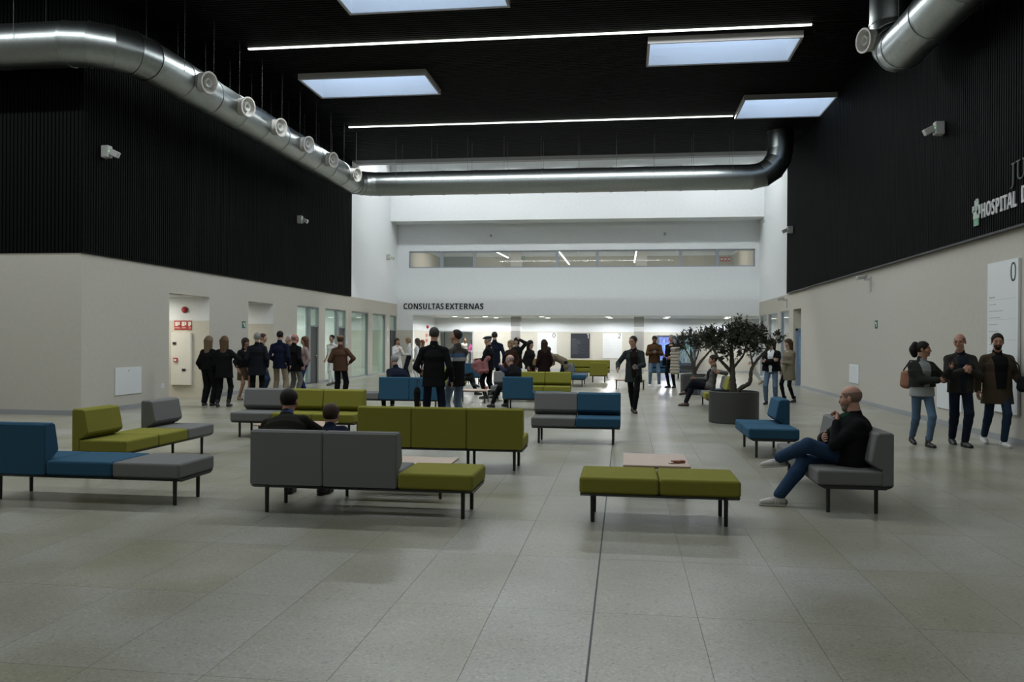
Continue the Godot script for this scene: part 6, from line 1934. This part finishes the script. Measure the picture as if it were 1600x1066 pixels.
func bag(at: Vector3, size: Vector3, c: Color, label: String, turn: float, strap_to := Vector3.ZERO) -> void:
	var o := thing("bag", at, deg_to_rad(turn), label, "bag")
	var b := MB.new()
	blob(b, [[0, Vector3(0, size.y * 0.25, 0), Vector3(0, size.y * 0.7, 0), minf(size.x, size.z) * 0.5, minf(size.x, size.z) * 0.42, Vector3.BACK if size.z > size.x else Vector3.RIGHT, maxf(size.x, size.z) / minf(size.x, size.z), 0.02]], [], 0.012)
	put("bag_body", b.mesh(), cloth(c, 0.1), o)
	b = MB.new()
	if strap_to != Vector3.ZERO:
		var q := strap_to - at
		b.tube([Vector3(0, size.y * 0.85, -0.08), Vector3(-0.03, size.y * 1.3, 0.06).lerp(q, 0.3), q], [0.012, 0.012, 0.012], 6)
	else:
		b.tube([Vector3(-size.x * 0.3, size.y * 0.85, 0), Vector3(-size.x * 0.2, size.y * 1.15, 0), Vector3(size.x * 0.2, size.y * 1.15, 0), Vector3(size.x * 0.3, size.y * 0.85, 0)], [0.01], 6)
	put("strap", b.mesh(), mat(col(0.015, 0.014, 0.013), 0.6), o)

func umbrella(at: Vector3) -> void:
	var o := thing("folded_umbrella", at, 0, "folded black umbrella with a yellow stripe hanging beside the man in the black coat", "umbrella")
	var b := MB.new()
	b.lathe([Vector2(0.004, 0.06), Vector2(0.02, 0.1), Vector2(0.05, 0.55), Vector2(0.06, 0.72), Vector2(0.04, 0.78), Vector2(0.012, 0.8)], 14)
	put("canopy", b.mesh(), cloth(col(0.01, 0.01, 0.01)), o)
	b = MB.new()
	b.tube([Vector3(0.045, 0.42, 0.02), Vector3(0.06, 0.5, 0.015), Vector3(0.05, 0.56, 0.03)], [0.016, 0.018, 0.012], 8)
	put("yellow_stripe", b.mesh(), cloth(col(0.22, 0.16, 0.03)), o)
	b = MB.new()
	b.tube([Vector3(0, 0.0, 0), Vector3(0, 0.84, 0), Vector3(0.0, 0.9, 0.01), Vector3(0.03, 0.93, 0.01), Vector3(0.06, 0.9, 0.01)], [0.005, 0.006, 0.01, 0.01, 0.01], 8)
	put("handle", b.mesh(), mat(col(0.015, 0.014, 0.013), 0.5), o)

func draped_coat(at: Vector3, c: Color) -> void:
	var o := thing("folded_coat", at, 0, "pink coat bundled over the arms of the man with the flat cap", "coat")
	var b := MB.new()
	blob(b, [cap(Vector3(-0.16, 0.08, 0.1), Vector3(0.2, 0.25, 0.1), 0.08, 0.07, 0.04), cap(Vector3(-0.05, 0.1, 0.1), Vector3(-0.02, -0.12, 0.12), 0.1, 0.09, 0.05), cap(Vector3(0.1, 0.15, 0.1), Vector3(0.16, -0.1, 0.14), 0.09, 0.07, 0.05), cap(Vector3(-0.2, 0.02, 0.05), Vector3(-0.12, -0.06, 0.12), 0.07, 0.06, 0.04)], [], 0.015)
	put("cloth", b.mesh(), cloth(c, 0.15), o)
	b = MB.new()
	blob(b, [cap(Vector3(0.0, -0.1, 0.18), Vector3(0.2, -0.08, 0.2), 0.05, 0.045, 0.03)], [], 0.012)
	put("sleeve", b.mesh(), cloth(c, 0.15), o)

func padded_coat(at: Vector3, c: Color) -> void:
	var o := thing("padded_coat", at, 0, "long cream padded coat carried by the grey haired man near the vending machine", "coat")
	for k in 8:      # quilted rolls, one above the other
		var b := MB.new()
		var y := 0.06 + k * 0.105
		var w := 0.155 + 0.012 * sin(k * 1.3) - (0.03 if k > 6 else 0.0)
		blob(b, [cap(Vector3(-w * 0.55, y, 0), Vector3(w * 0.55, y, 0), 0.075, 0.075, 0.01)], [], 0.016)
		put("quilted_roll", b.mesh(), cloth(c, 0.15), o)
	var q := MB.new()
	blob(q, [cap(Vector3(-0.1, 0.84, 0.02), Vector3(0.12, 0.86, 0.0), 0.06, 0.05, 0.02)], [], 0.014)
	put("collar", q.mesh(), cloth(c, 0.15), o)
